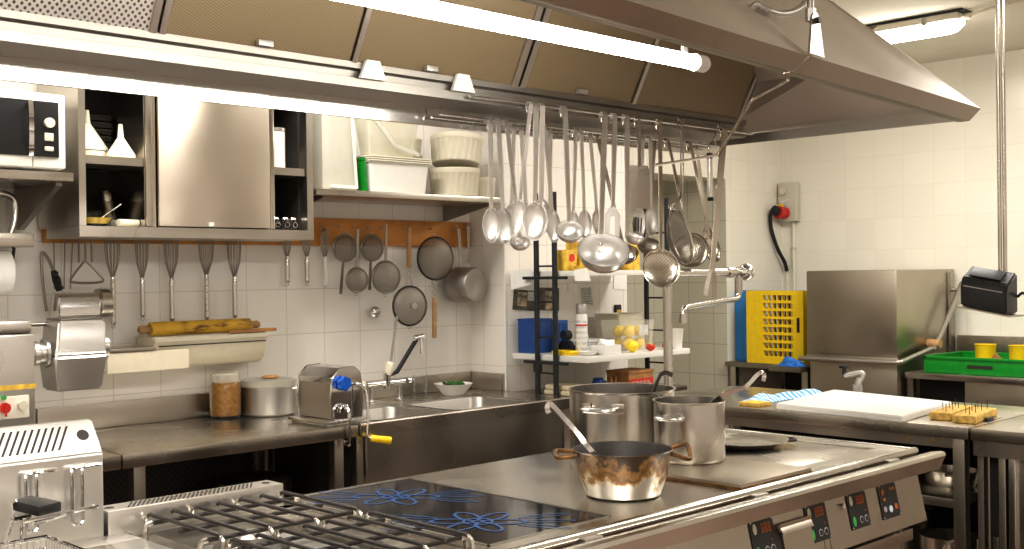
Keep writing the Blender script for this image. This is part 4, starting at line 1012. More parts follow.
# fryer basket lifted out of the oil, beside the burners
fb = thing('fryer_basket', 'wire fryer basket with a black grip resting on the fryer', 'fryer basket', (.9,2.2,.9))
m = M()
m.tube([(0.816,2.120,1.026),(0.816,2.120,1.035),(1.080,2.400,0.983)], .0042, 8)
m.tube([(0.853,2.160,1.019),(1.087,2.430,0.980)], .0042, 8)
m.tube([(1.080,2.400,0.983),(1.093,2.420,0.980),(1.087,2.430,0.980)], .0042, 8)
m.tube([(0.800,2.120,1.041),(0.798,2.120,1.072),(0.806,2.120,1.075)], .0042, 8)
m.tube([(0.800,2.120,1.041),(0.838,2.140,1.039)], .0042, 8)
obj('wire_arm', m, 'chrome', fb)
a, b, c, d = Vector((0.802,2.130,1.076)), Vector((0.815,2.040,1.075)), Vector((0.890,2.120,1.062)), Vector((0.866,2.210,1.066))
dn = Vector((0,0,-.020)); a,b,c,d = [Vector((p.x,p.y,p.z)) for p in (a,b,c,d)]
zm = (a.z+b.z+c.z+d.z)/4
m = M().hexa([a+dn,b+dn,c+dn,d+dn,a,b,c,d], .006)
obj('grip', m, 'black_plastic', fb)
# basket: rim and wire cage
bx0, bx1, by0, by1, bz0, bz1 = .60, .862, 1.94, 2.12, .905, 1.000
m = M()
for z in (bz1,): m.tube([(bx0,by0,z),(bx1,by0,z),(bx1,by1,z),(bx0,by1,z)], .004, 6, closed=True)
for z in (.93,.955,.98): m.tube([(bx0+.005,by0+.005,z),(bx1-.005,by0+.005,z),(bx1-.005,by1-.005,z),(bx0+.005,by1-.005,z)], .0014, 4, closed=True)
n = 22
for i in range(n+1):
    x = bx0+.005+(bx1-bx0-.01)*i/n; m.tube([(x,by0+.004,bz1),(x,by0+.006,bz0),(x,by1-.006,bz0),(x,by1-.004,bz1)], .0013, 4)
for i in range(15):
    y = by0+.006+(by1-by0-.012)*i/14; m.tube([(bx0+.004,y,bz1),(bx0+.006,y,bz0),(bx1-.006,y,bz0),(bx1-.004,y,bz1)], .0013, 4)
obj('basket', m, 'chrome', fb)
m = M().tube([(0.816,2.120,1.026),(.815,2.12,1.000)], .004, 6).tube([(0.800,2.120,1.041),(.785,2.12,1.000)], .004, 6)
obj('basket_strut', m, 'chrome', fb)

# ------------------------------------------------------------------ shelf unit on the pier
su2 = thing('shelf_unit', 'white shelves between black ladder frames in front of the pier', 'shelf', (4.3,3.75,0))
XA, XB, YA, YB = 3.93, 4.711, 3.508, 4.005
obj('shelf_board', M().box((XA,YA,1.058),(XB,YB,1.085),.002), 'white_plastic', su2)
obj('shelf_board', M().box((XA,YA+.06,1.462),(XB,YB,1.486),.002), 'white_plastic', su2)
obj('shelf_board', M().box((XA,YA+.02,.872),(XB,YB,.895),.002), 'steel_dark', su2)
def ladder(x, ya, yb):
    for y in (ya, yb): obj('ladder_post', M().cyl((x,y,0),(x,y,1.86),.0135,12), 'black_metal', su2)
    for k in range(9): obj('rung', M().cyl((x,ya,.30+k*.17+.02),(x,yb,.30+k*.17+.02),.0045,8), 'black_metal', su2)
ladder(3.912, 3.815, 3.695)
ladder(4.728, 3.800, 3.66)
for z in (1.043,1.447): obj('shelf_bracket', M().box((3.90,3.62,z),(3.922,3.90,z+.014),.002), 'black_metal', su2)
obj('clamp_ring', M().cyl((3.912,3.815,1.005),(3.912,3.815,1.045),.022,16), 'black_metal', su2)
# paper notes clipped to the shelf edge
for k, (a, b, c, d) in enumerate((
    ((510,272),(532,268),(532,285),(511,291)),)):
    pass
def paper(name, px_, mat, label, cat, y=None, grp=None):
    pass
nt = M().sheet([(3.926,4.011,1.485),(3.926,3.866,1.498),(3.926,3.860,1.425),(3.926,4.006,1.396)], .001)
obj('price_card', nt, 'paper', None, (3.926,4.006,1.396), tag=('white card hanging from the left end of the upper shelf', 'card'))
nt = M().sheet([(3.905,3.565,1.490),(3.995,3.565,1.499),(4.022,3.565,1.437),(3.911,3.565,1.439)], .001)
obj('price_card', nt, 'paper', None, (3.911,3.565,1.439), tag=('white card hanging from the front edge of the upper shelf', 'card'))
# papers on the tiled pier
def pic(name, pts, mat, label, cat, extra=None):
    m = M().mat(mat[0]).sheet(pts, -.0015)
    if len(mat) > 1:
        P = [Vector(p) for p in pts]; y = -.0022
        def q(u, v): return (P[0]*(1-u)+P[1]*u)*(1-v)+(P[3]*(1-u)+P[2]*u)*v + Vector((0,y,0))
        for i, (u0,u1,v0,v1,mt) in enumerate(mat[1]): m.mat(mt).sheet([q(u0,v0),q(u1,v0),q(u1,v1),q(u0,v1)], -.0003)
    o = obj(name, m, None, None, pts[3], tag=(label, cat)); return o
pic('picture', [(3.961,4.021,1.398),(4.117,4.021,1.387),(4.108,4.021,1.286),(3.949,4.021,1.299)], ('photo_dark',[(.18,.6,.1,.8,'photo_mixed'),(.62,.95,.05,.5,'print_grey')]), 'dark photo print stuck to the pier left of the black ladder', 'photo')
pic('picture', [(4.139,4.021,1.404),(4.287,4.021,1.399),(4.285,4.021,1.280),(4.137,4.021,1.290)], ('photo_dark',[(.3,.75,.15,.95,'photo_mixed')]), 'dark photo print on the pier behind the black ladder', 'photo')
pic('notice_sign', [(4.356,4.021,1.421),(4.426,4.021,1.420),(4.425,4.021,1.376),(4.355,4.021,1.377)], ('paper',), 'tiny blank paper note on the pier above the spray can', 'note')
pic('notice_sign', [(4.457,4.021,1.396),(4.536,4.021,1.400),(4.550,4.021,1.304),(4.470,4.021,1.301)], ('print_grey',[(.1,.9,.08+.13*k,.13+.13*k,'icon_grey') for k in range(7)]), 'grey printed list on the pier right of the spray can', 'note')
pic('notice_sign', [(4.726,4.021,1.532),(4.836,4.021,1.532),(4.829,4.021,1.378),(4.719,4.021,1.386)], ('paper',), 'tall white paper sheet on the right end of the pier', 'note')
m = M().mat('black_plastic').box((4.722,4.008,1.232),(4.770,4.0205,1.300),.003).mat('gold_card').box((4.730,4.0065,1.252),(4.764,4.0078,1.272))
obj('wall_switch', m, None, None, (4.745,4.02,1.232), tag=('small black and yellow switch on the right edge of the pier', 'switch'))
# on the lower white shelf
zs = 1.0855
bx = thing('blue_box', 'dark blue cardboard box at the left end of the lower white shelf', 'box', (4.0,3.82,zs))
obj('box', M().box((3.955,3.875,zs+.0005),(4.075,3.99,zs+.158),.002), 'blue_card', bx); obj('lid', M().box((3.952,3.872,zs+.1585),(4.078,3.993,zs+.168),.002), 'blue_card', bx)
bx = thing('blue_folder_box', 'blue box with paler panels behind the black ladder', 'box', (4.12,3.9,zs))
obj('box', M().mat('blue_plastic').box((4.085,3.88,zs+.0005),(4.20,3.985,zs+.155),.002).mat('blue_card').box((4.09,3.8785,zs+.02),(4.14,3.8798,zs+.14)).box((4.15,3.8785,zs+.08),(4.19,3.8798,zs+.14)), None, bx)
yt = thing('yellow_tray', 'flat yellow tray standing before the blue boxes', 'tray', (3.99,3.66,zs))
obj('tray', M().box((3.955,3.645,zs+.0005),(4.035,3.76,zs+.006),.002), 'yellow_plastic', yt); obj('rim', M().tube([(3.957,3.647,zs+.014),(4.033,3.647,zs+.014),(4.033,3.758,zs+.014),(3.957,3.758,zs+.014)], .006, 6, closed=True), 'yellow_plastic', yt)
tp_ = thing('tape_dispenser', 'black tape dispenser on the lower white shelf behind the ladder', 'tape dispenser', (4.11,3.80,zs))
obj('body', M().prism([(3.76,zs+.0005),(3.86,zs+.0005),(3.86,zs+.03),(3.83,zs+.06),(3.79,zs+.06),(3.76,zs+.03)], 'x', 4.095, 4.125, .003), 'black_plastic', tp_)
obj('tape_roll', M().cyl((4.09,3.81,zs+.085),(4.13,3.81,zs+.085),.0235,20), 'black_metal', tp_)
bt = thing('squeeze_bottle', 'small white bottle with an orange nozzle beside the spray can', 'bottle', (4.155,3.73,zs))
T = Matrix.Translation((4.155,3.735,zs+.0005))
obj('bottle', M().lathe([(0,0),(.021,0),(.022,.005),(.022,.085),(.012,.105),(0,.105)], T, 24), 'white_plastic', bt)
obj('nozzle', M().lathe([(.012,.1055),(.011,.115),(.006,.12),(.003,.155),(0,.155)], T, 18), 'yellow_plastic', bt)
obj('label', M().lathe([(.0224,.03),(.0226,.032),(.0226,.06),(.0224,.062)], T, 24), 'blue_plastic', bt)
spc = thing('spray_can', 'tall white spray can with a grey cap on the lower shelf', 'spray can', (4.12,3.62,zs))
T = Matrix.Translation((4.075,3.676,zs+.0005))
m = M().mat('white_plastic').lathe([(0,0),(.0275,0),(.0285,.003),(.0285,.185),(.024,.193),(0,.193)], T, 28).mat('print_grey')
for k in range(6): m.lathe([(.0287,.02+k*.026),(.0289,.021+k*.026),(.0289,.031+k*.026),(.0287,.032+k*.026)], T, 28)
m.mat('red'); m.lathe([(.02905,.135),(.0291,.136),(.0291,.142),(.02905,.143)], T, 28)
obj('can', m, None, spc); obj('cap', M().lathe([(.0265,.1935),(.0265,.235),(.024,.241),(0,.242)], T, 28), 'conduit', spc)
sau = thing('saucer', 'small white saucer in front of the spray can', 'saucer', (4.07,3.57,zs))
obj('dish', M().lathe([(0,.0005),(.03,.0005),(.048,.018),(.050,.020),(.045,.020),(.028,.006),(0,.005)], Matrix.Translation((4.013,3.582,zs)), 28), 'white_plastic', sau)
tb = thing('tissue_box', 'white box of napkins at the front of the lower white shelf', 'napkin box', (4.14,3.57,zs))
obj('box', M().box((4.070,3.525,zs+.0005),(4.190,3.615,zs+.045),.003), 'white_plastic', tb)
m = M().hexa([(4.10,3.54,zs+.0455),(4.16,3.54,zs+.0455),(4.165,3.60,zs+.0455),(4.10,3.60,zs+.0455),(4.09,3.56,zs+.058),(4.175,3.555,zs+.07),(4.16,3.58,zs+.066),(4.11,3.59,zs+.075)],.003); obj('napkins', m, 'paper', tb)
mg = thing('papers', 'loose stack of papers behind the napkin box', 'papers', (4.30,3.85,zs)); mg['group'] = 'papers on the shelf'
for k in range(4): obj('sheet', M().box((4.22,3.80,zs+.0005+k*.014),(4.42-.01*k,3.97-.012*k,zs+.012+k*.014),.002, ), ('print_grey','paper')[k % 2], mg)
fb2 = thing('fruit_box', 'clear plastic box of lemons on the lower white shelf', 'container', (4.44,3.66,zs))
m = tub('', (4.325,3.60,zs+.0008),(4.55,3.78,zs+.150),.012,'',None,.002,lip=.004); obj('box', m, 'thin_film', fb2)
obj('label', M().box((4.43,3.6085,zs+.075),(4.50,3.6095,zs+.125)), 'print_grey', fb2)
LP_ = [(-.040,0),(-.036,.006),(-.031,.016),(-.014,.027),(.002,.029),(.016,.026),(.029,.014),(.034,.007),(.038,0)]
for k in range(8):
    x, y, z = 4.392+.084*(k % 2)+(.006 if k > 3 else 0), 3.651+.064*((k//2) % 2), zs+.0335+.061*(k//4)
    lb = 'lemon in the %s layer of the clear fruit box, %s %s' % (('lower','upper')[k//4], ('front','back')[(k//2) % 2], ('left','right')[k % 2])
    obj('lemon', M().lathe([(r, h) for h, r in LP_], axisT((x,y,z), ((1 if k % 3 else -1),.12*(k % 2),0)), 20), 'lemon', None, (x,y,z-.03), tag=(lb, 'lemon', 'lemons in the clear fruit box'))
o = obj('lemon', M().lathe([(0,-.040),(.006,-.036),(.016,-.031),(.027,-.014),(.029,.002),(.026,.016),(.014,.029),(.007,.034),(0,.038)], Matrix.Translation((4.305,3.55,zs+.0295)) @ axisT((0,0,0),(1,.3,0)), 20), 'lemon', None, (4.305,3.55,zs), tag=('single lemon lying in front of the fruit box', 'lemon', 'loose lemons on the shelf'))
for k, (x, y, r) in enumerate(((4.425,3.535,.022),(4.55,3.53,.023))):
    T = Matrix.Translation((x,y,zs+r*.92))
    t = thing('strawberry', ('red strawberry in front of the fruit box','red strawberry beside the steel water column')[k], 'strawberry', (x,y,zs))
    obj('fruit', M().ball((x,y,zs+r*.9), r, (1.15,1,.88), 10), 'strawberry', t)
    obj('leaf_cap', M().lathe([(0,.0),(.012,-.002),(.016,-.006)], Matrix.Translation((x,y,zs+r*1.82)), 8), 'gold_card', t)
bi = thing('bin_box', 'grey-white plastic bin behind the lemons', 'box', (4.62,3.86,zs))
obj('bin', tub('', (4.50,3.80,zs+.0008),(4.70,3.97,zs+.175),.008,'',None,.003), 'off_white', bi)
cu = thing('measuring_cup', 'white plastic cup at the right end of the lower white shelf', 'cup', (4.665,3.555,zs))
obj('cup', M().lathe([(0,.0005),(.027,.0005),(.035,.095),(.037,.098),(.033,.096),(.025,.004),(0,.004)], Matrix.Translation((4.665,3.558,zs)), 28), 'white_plastic', cu)
# upper shelf goods
zu = 1.4865
for k, (x0, x1, y0, h, mt, lb) in enumerate(((3.96,4.03,3.66,.10,'gold_card','golden packet with a red seal on the upper shelf, left end'),(4.06,4.12,3.66,.14,'gold_card','tall golden packet behind the black ladder on the upper shelf'),(4.15,4.21,3.70,.13,'off_white','pale packet in the middle of the upper shelf'),(4.24,4.31,3.64,.12,'brown_wood','brown box on the upper shelf beside the ladder'),(4.36,4.43,3.60,.13,'gold_card','golden box with red edge behind the big ladle'))):
    t = thing('food_packet', lb, 'packet', ((x0+x1)/2,y0+.05,zu), 'packets on the upper shelf')
    obj('carton', M().box((x0,y0,zu+.0005),(x1,y0+.10,zu+h),.003), mt, t)
    if k in (0,1,4): obj('red_seal', M().disc(((x0+x1)/2,y0-.0003,zu+h*.62),(0,-1,0),.020,.001,20), 'red_card', t)
    else: obj('label', M().box((x0+.008,y0-.0015,zu+.03),(x1-.008,y0-.0003,zu+.08)), 'print_grey', t)
for k, (x, y) in enumerate(((4.00,3.612),(4.188,3.612))):
    t = thing('yellow_basket', ('low yellow dish at the left end of the upper shelf','low yellow dish at the middle front of the upper shelf')[k], 'dish', (x,y,zu))
    obj('dish', M().lathe([(0,.0005),(.030,.0005),(.038,.022),(.034,.022),(.027,.004),(0,.004)], Matrix.Translation((x+.01,y+.0,zu)), 20), 'gold_card', t)
# below
zl = .8955
cb = thing('bread_board_stack', 'pale boards stacked on the bottom shelf behind the sink', 'board', (4.0,3.66,zl)); 
for k, (w0,w1) in enumerate(((3.935,4.10),(3.945,4.085))): obj('board', M().box((w0,3.545,zl+.0005+k*.024),(w1,3.80,zl+.022+k*.024),.006), 'beige_bread', cb)
jg = thing('blue_jug', 'dark blue round jug on the bottom shelf', 'jug', (4.13,3.66,zl))
T = Matrix.Translation((4.15,3.64,zl+.0005))
obj('jug', M().lathe([(0,0),(.028,0),(.036,.02),(.034,.045),(.024,.062),(.027,.07),(.024,.07),(.021,.06),(0,.012)], T, 24), 'blue_card', jg); obj('handle', M().tube(smooth([T@Vector((.033,0,.05)),T@Vector((.052,0,.048)),T@Vector((.052,0,.025)),T@Vector((.036,0,.015))],4), .005, 6), 'blue_card', jg)
for k, x in enumerate((4.205,4.228)):
    t = thing('wooden_peg', ('left','right')[k]+' brown wooden peg standing beside the red box', 'peg', (x,3.60,zl))
    obj('peg', M().hexa([(x-.008,3.595,zl+.0005),(x+.008,3.595,zl+.0005),(x+.008,3.607,zl+.0005),(x-.008,3.607,zl+.0005),(x-.012+k*.012,3.595,zl+.075),(x-.004+k*.012,3.595,zl+.075),(x-.004+k*.012,3.607,zl+.075),(x-.012+k*.012,3.607,zl+.075)],.002), 'brown_wood', t)
rb = thing('red_carton', 'red carton with pale lettering on the bottom shelf', 'carton', (4.38,3.6,zl))
m = M().mat('brown_wood').box((4.26,3.54,zl+.0005),(4.45,3.68,zl+.085),.003).mat('red_card').box((4.262,3.5385,zl+.008),(4.448,3.5398,zl+.060)).mat('off_white')
x = 4.285
for k in range(10):
    w_ = .0095; 
    m.box((x,3.5372,zl+.022),(x+.003,3.5384,zl+.048))
    if k % 3 != 1: m.box((x+.003,3.5372,zl+.022+(.010 if k % 2 else .0)),(x+w_,3.5384,zl+.026+(.010 if k % 2 else 0)))
    if k % 2 == 0: m.box((x+.003,3.5372,zl+.044),(x+w_,3.5384,zl+.048)).box((x+w_-.002,3.5372,zl+.022),(x+w_,3.5384,zl+.048))
    x += .0145
obj('carton', m, None, rb)
obj('lid', M().box((4.257,3.537,zl+.0855),(4.453,3.683,zl+.100),.003), 'brown_wood', rb)

# ------------------------------------------------------------------ wall box, plug and conduits on the right wall
wbx = thing('wall_power_box', 'cream power switch box on the far wall with a red plug', 'switch box', (6.78,4.19,1.80))
obj('mounting_box', M().box((6.735,4.125,1.805),(6.798,4.262,2.070),.008), 'box_grey', wbx)
obj('rotary_switch', M().cyl((6.734,4.22,2.010),(6.715,4.22,2.010),.026,20).box((6.703,4.213,1.988),(6.716,4.227,2.032),.003), 'off_white', wbx)
obj('rating_plate', M().box((6.7325,4.165,1.905),(6.7345,4.245,1.955),.001), 'print_grey', wbx)
obj('socket_collar', M().cyl((6.734,4.205,1.862),(6.707,4.208,1.862),.040,20), 'red', wbx)
pl = thing('power_plug', 'red and yellow power plug with a black cable in the wall box', 'plug', (6.67,4.235,1.86))
m = M().mat('red').cyl((6.699,4.208,1.864),(6.655,4.214,1.868),.043,20).mat('rubber').cyl((6.6545,4.214,1.868),(6.62,4.222,1.885),.030,16).mat('gold_card').cyl((6.66,4.205,1.905),(6.698,4.208,1.91),.018,12)
obj('body', m, None, pl)
obj('hanging_cable', M().tube(smooth([(6.618,4.223,1.885),(6.610,4.240,1.85),(6.63,4.252,1.77),(6.66,4.245,1.68),(6.70,4.235,1.60),(6.755,4.228,1.53),(6.78,4.226,1.47)],8), .013, 10), 'rubber', pl)
cd_ = thing('wall_conduit', 'pale conduit pipes running down from the power box', 'conduit', (6.79,4.2,.9))
for y, z1 in ((4.226,1.452),(4.175,1.80)): obj('pipe', M().cyl((6.787,y,.92),(6.787,y,z1),.0115,12), 'enamel_cream', cd_)
for z in (1.25,1.62): obj('mounting_clip', M().box((6.775,4.158,z),(6.799,4.192,z+.012),.002), 'off_white', cd_)

# ------------------------------------------------------------------ dishwasher corner along the right wall
dt = thing('dish_table', 'dark steel table in the far corner carrying the wash racks', 'table', (6.4,3.95,0))
obj('table_top', M().box((6.10,3.66,.862),(6.78,4.27,.893),.003), 'steel_dark', dt)
for x, y in ((6.14,4.22),(6.14,3.70),(6.74,4.22),(6.74,3.70)): obj('leg', M().box((x-.02,y-.02,0),(x+.02,y+.02,.861)), 'steel', dt)
obj('undershelf', M().box((6.14,3.70,.30),(6.74,4.22,.32)), 'steel_dark', dt)
obj('back_panel', M().box((6.70,3.72,.33),(6.705,4.2,.86)), 'dark_panel', dt)
def rack(x, y0, label, mat, zb=.8935, S=.455, W=.455):
    t = thing('dish_rack', label, 'dish rack', (x,y0+W/2,zb))
    m = M(); th = .095
    w_ = .030
    # outer frame standing on edge, grid base facing the room
    xo = x+.0085
    m.box((xo,y0,zb+.0005),(x+th,y0+.012,zb+S)).box((xo,y0+W-.012,zb+.0005),(x+th,y0+W,zb+S)).box((xo,y0+.0122,zb+.0005),(x+th,y0+W-.0122,zb+.012)).box((xo,y0+.0122,zb+S-.012),(x+th,y0+W-.0122,zb+S))
    m.box((x,y0,zb+.0005),(x+.008,y0+.075,zb+S)).box((x,y0+W-.12,zb+.0005),(x+.008,y0+W,zb+S)).box((x,y0+.0752,zb+.0005),(x+.008,y0+W-.1202,zb+.030)).box((x,y0+.0752,zb+S-.028),(x+.008,y0+W-.1202,zb+S))
    obj('frame', m, mat, t)
    m = M()
    for k in range(8): z = zb+.0305+k*(S-.058)/8; m.box((x+.001,y0+.0752,z),(x+.03,y0+W-.1202,z+.017))
    obj('base_grid', m, mat, t)
    m = M()
    for k in range(7): y = y0+.085+k*(W-.19-.02)/6; m.box((x+.012,y,zb+.02),(x+.03,y+.008,zb+S-.02))
    obj('cross_bars', m, mat, t)
    m = M().box((x-.0015,y0+.025,zb+.20),(x-.0002,y0+.045,zb+.29)); obj('grip_slot', m, 'inside_dark', t)
    return t
rack(6.115, 3.702, 'yellow dish rack standing on edge on the corner table', 'yellow_plastic', W=.408)
rack(6.222, 3.812, 'blue dish rack standing behind the yellow one', 'blue_rack')
ct_ = thing('cleaning_cloth', 'crumpled blue cleaning cloth in front of the yellow rack', 'cloth', (6.2,3.66,.8935))
m = M(); n1, n2 = 26, 14; G = []
for i in range(n1):
    row = []
    for j in range(n2):
        u, v = i/(n1-1), j/(n2-1)
        x, y = 5.985+.105*v, 3.65+.17*u
        e = min(1, 4*min(u,1-u))*min(1, 4*min(v,1-v))
        row.append(m.v((x+.006*math.sin(9*u), y, .8955+e*(.020+.028*abs(math.sin(7*u+2*v))*abs(math.cos(5*v+3*u))+.02*u))))
    G.append(row)
for i in range(n1-1):
    for j in range(n2-1): m.f([G[i][j],G[i+1][j],G[i+1][j+1],G[i][j+1]])
obj('cloth', m, 'blue_cloth', ct_, sharp=None)
obj('table_ledge', M().box((5.976,3.645,.862),(6.098,3.86,.8935),.002), 'steel_dark', dt)

dw = thing('hood_dishwasher', 'large steel hood dishwasher with a long bar handle', 'dishwasher', (6.4,3.33,0))
X1, X2, Y1, Y2 = 6.02, 6.765, 3.047, 3.622
obj('wash_hood', M().box((X1,Y1,.955),(X2,Y2,1.470),.010), 'washer_steel', dw)
obj('body', M().box((X1+.015,Y1+.012,.10),(X2-.01,Y2-.012,.954),.004), 'washer_steel', dw)
obj('hood_edge', M().box((X1-.003,Y1-.003,.950),(X2,Y2+.003,.972),.002), 'steel', dw)
obj('side_post', M().box((6.655,Y1-.010,.955),(6.685,Y1-.001,1.452),.003), 'steel_dark', dw)
m = M().tube([(5.955,3.635,.952)]+smooth([(5.955,3.15,.952),(5.955,3.05,.953),(5.962,3.005,.956),(6.00,2.993,.965),(6.30,2.993,1.01),(6.395,2.993,1.04),(6.74,2.993,1.385)],8), .0145, 12)
m.cyl((5.955,3.60,.952),(6.02,3.60,.952),.010,8).cyl((6.70,2.993,1.345),(6.70,3.046,1.345),.012,10)
obj('bar_handle', m, 'steel_gutter', dw)
obj('pivot', M().cyl((6.39,2.968,1.038),(6.39,3.045,1.038),.026,16), 'handle_wood', dw)
for y in (3.10,3.56): obj('foot', M().cyl((6.10,y,0),(6.10,y,.10),.022,14), 'steel_dark', dw)
for y in (3.10,3.56): obj('foot', M().cyl((6.68,y,0),(6.68,y,.10),.022,14), 'steel_dark', dw)
# outlet table with the green crate
ot = thing('outlet_table', 'steel outlet table to the right of the dishwasher', 'table', (6.4,2.4,0))
obj('table_top', M().box((6.08,1.75,.858),(6.78,3.035,.893),.003), 'steel_top', ot)
obj('backsplash', M().box((6.755,1.75,.8935),(6.785,3.035,1.07),.003), 'steel', ot)
obj('front_panel', M().box((6.10,1.76,.12),(6.118,2.70,.857),.002), 'washer_steel', ot)
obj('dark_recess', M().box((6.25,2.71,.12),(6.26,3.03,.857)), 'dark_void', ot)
for x, y in ((6.12,3.015),(6.74,3.015),(6.74,1.78)): obj('leg', M().box((x-.018,y-.018,0),(x+.018,y+.018,.857)), 'steel', ot)
gc = thing('green_crate', 'green plastic wash crate on the outlet table', 'crate', (6.36,2.55,.8935))
x0,x1,y0,y1,z0,z1 = 6.13,6.60,2.22,2.945,.894,.982
m = M().box((x0,y0,z0),(x1,y0+.014,z1),.003).box((x0,y1-.014,z0),(x1,y1,z1),.003).box((x0,y0+.014,z0),(x0+.014,y1-.014,z1),.003).box((x1-.014,y0+.014,z0),(x1,y1-.014,z1),.003).box((x0+.014,y0+.014,z0),(x1-.014,y1-.014,z0+.012))
obj('crate_wall', m, 'green_plastic', gc)
m = M().box((x0-.006,y0-.006,z1-.010),(x0+.016,y1+.006,z1+.004),.003).box((x1-.016,y0-.006,z1-.010),(x1+.006,y1+.006,z1+.004),.003).box((x0-.006,y0-.006,z1-.010),(x1+.006,y0+.016,z1+.004),.003).box((x0-.006,y1-.016,z1-.010),(x1+.006,y1+.006,z1+.004),.003)
obj('rim', m, 'green_plastic', gc)
obj('grip_slot', M().box((x0-.0012,2.56,.925),(x0-.0003,2.70,.945)), 'inside_dark', gc)
m = M()
for k in range(7): m.box((x0+.10,y0+.02+k*.11-.012,z0+.013),(x0+.104,y0+.02+k*.11+.012,z0+.07))
for k, (x, y, lb) in enumerate(((6.222,2.637,'left yellow cup standing in the green crate'),(6.222,2.452,'right yellow cup standing in the green crate'))):
    t = thing('yellow_cup', lb, 'cup', (x,y,.9065), 'yellow cups in the green crate')
    obj('cup', M().lathe([(0,.0005),(.046,.0005),(.052,.006),(.0545,.145),(.058,.150),(.052,.150),(.049,.01),(0,.006)], Matrix.Translation((x,y,.9065)), 32), 'yellow_plastic', t)
m.bm.free()
wst = obj('wooden_spatula', M().hexa([(6.165,2.50,.92),(6.172,2.50,.92),(6.172,2.58,.985),(6.165,2.58,.985),(6.165,2.49,.945),(6.172,2.49,.945),(6.172,2.56,1.02),(6.165,2.56,1.02)],.002), 'brown_wood', None, (6.17,2.54,.92), tag=('brown spatula leaning between the two yellow cups', 'spatula'))
obj('cutlery_piece', M().box((6.147,2.61,.9068),(6.152,2.665,.965),.001), 'off_white', None, (6.155,2.63,.9068), tag=('pale cutlery piece in front of the left yellow cup', 'cutlery'))
gp = thing('green_carton', 'bright green carton behind the right yellow cup', 'carton', (6.68,2.38,.8935))
obj('carton', M().mat('lime').box((6.63,2.30,.894),(6.74,2.545,1.108),.004).mat('paper').box((6.6285,2.44,1.00),(6.6298,2.51,1.06)).mat('red').box((6.627,2.45,1.015),(6.6284,2.47,1.045)).mat('green_plastic').box((6.6285,2.33,.96),(6.6298,2.42,1.05)), None, gp)

# ------------------------------------------------------------------ front work tables on the right
wt = thing('work_table', 'long steel work table carrying the white cutting board', 'table', (4.45,2.5,0))
obj('table_top', M().box((4.050,1.783,.855),(4.80,3.30,.900),.004), 'steel_top', wt)
obj('apron_rail', M().box((4.085,1.83,.815),(4.105,3.26,.8545)).box((4.078,1.84,.815),(4.0845,2.42,.8545)), 'steel', wt)
for k, y in enumerate((1.93,2.03)): obj('apron_bolt', M().cyl((4.0775,y,.838),(4.072,y,.838),.007,10), 'brass', wt)
for x, y in ((4.085,1.825),(4.085,3.25),(4.76,1.825),(4.76,3.25)): obj('leg', M().box((x-.022,y-.022,0),(x+.022,y+.022,.8545),.003), 'steel', wt)
obj('shelf', M().box((4.09,1.85,.592),(4.76,3.23,.626),.002), 'steel', wt)
obj('shelf', M().box((4.09,1.85,.20),(4.76,3.23,.232),.002), 'steel', wt)
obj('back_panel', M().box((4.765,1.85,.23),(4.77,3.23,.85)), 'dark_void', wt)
def pan(x, y, z, R, h, label, mat='steel_dark', nm='steel_pan'):
    t = thing(nm, label, 'pan', (x,y,z))
    obj('pan', M().lathe([(0,.0005),(R*.85,.0005),(R*.93,.01),(R,h),(R+.006,h+.002),(R-.004,h),(R*.9,.012),(0,.008)], Matrix.Translation((x,y,z)), 36), mat, t)
    obj('handle', M().tube(smooth([(x-R*.9,y-.2*R,z+h*.85),(x-R*1.2,y-.5*R,z+h),(x-R*1.35,y-.9*R,z+h*1.1)],5), .007, 8), 'polished', t)
pan(4.36,1.99,.6265,.105,.06,'steel pan on the upper undershelf of the work table','polished_warm')
pan(4.36,2.28,.6265,.12,.08,'dark pan at the back of the upper undershelf')
pan(4.34,1.99,.2325,.11,.20,'steel pot on the low undershelf of the work table','polished_warm')
pan(4.50,2.30,.2325,.15,.24,'dark pot further in on the low undershelf')
wt2 = thing('cabinet_table', 'steel cabinet table with a recessed door at the right edge', 'table', (4.45,1.3,0))
obj('table_top', M().box((4.050,.75,.855),(4.74,1.775,.900),.004), 'steel_top', wt2)
obj('apron', M().box((4.062,.76,.80),(4.08,1.770,.8545)), 'steel', wt2)
obj('side_panel', M().box((4.09,1.745,.10),(4.72,1.768,.8545),.002), 'steel_dark', wt2)
obj('door_post', M().box((4.085,1.665,.10),(4.115,1.690,.80),.002), 'steel', wt2)
d2 = obj('door', M().box((4.10,.80,.10),(4.12,1.655,.80),.003), 'steel', wt2)
obj('door_edge', M().box((4.088,1.632,.10),(4.0995,1.656,.80),.002), 'polished', d2)
obj('hinge', M().box((4.088,1.695,.46),(4.10,1.712,.51),.002), 'chrome', wt2)
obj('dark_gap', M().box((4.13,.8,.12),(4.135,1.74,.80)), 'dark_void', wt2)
for y in (.82,1.74): obj('foot', M().cyl((4.15,y,0),(4.15,y,.099),.02,12), 'steel', wt2)
cbd = thing('cutting_board', 'large white plastic cutting board on the work table', 'cutting board', (4.37,2.36,.9005))
m = M().prism([(4.075,2.60),(4.02,2.02),(4.585,2.085),(4.715,2.70)], 'z', .9006, .926, .004); obj('board', m, 'white_plastic', cbd)
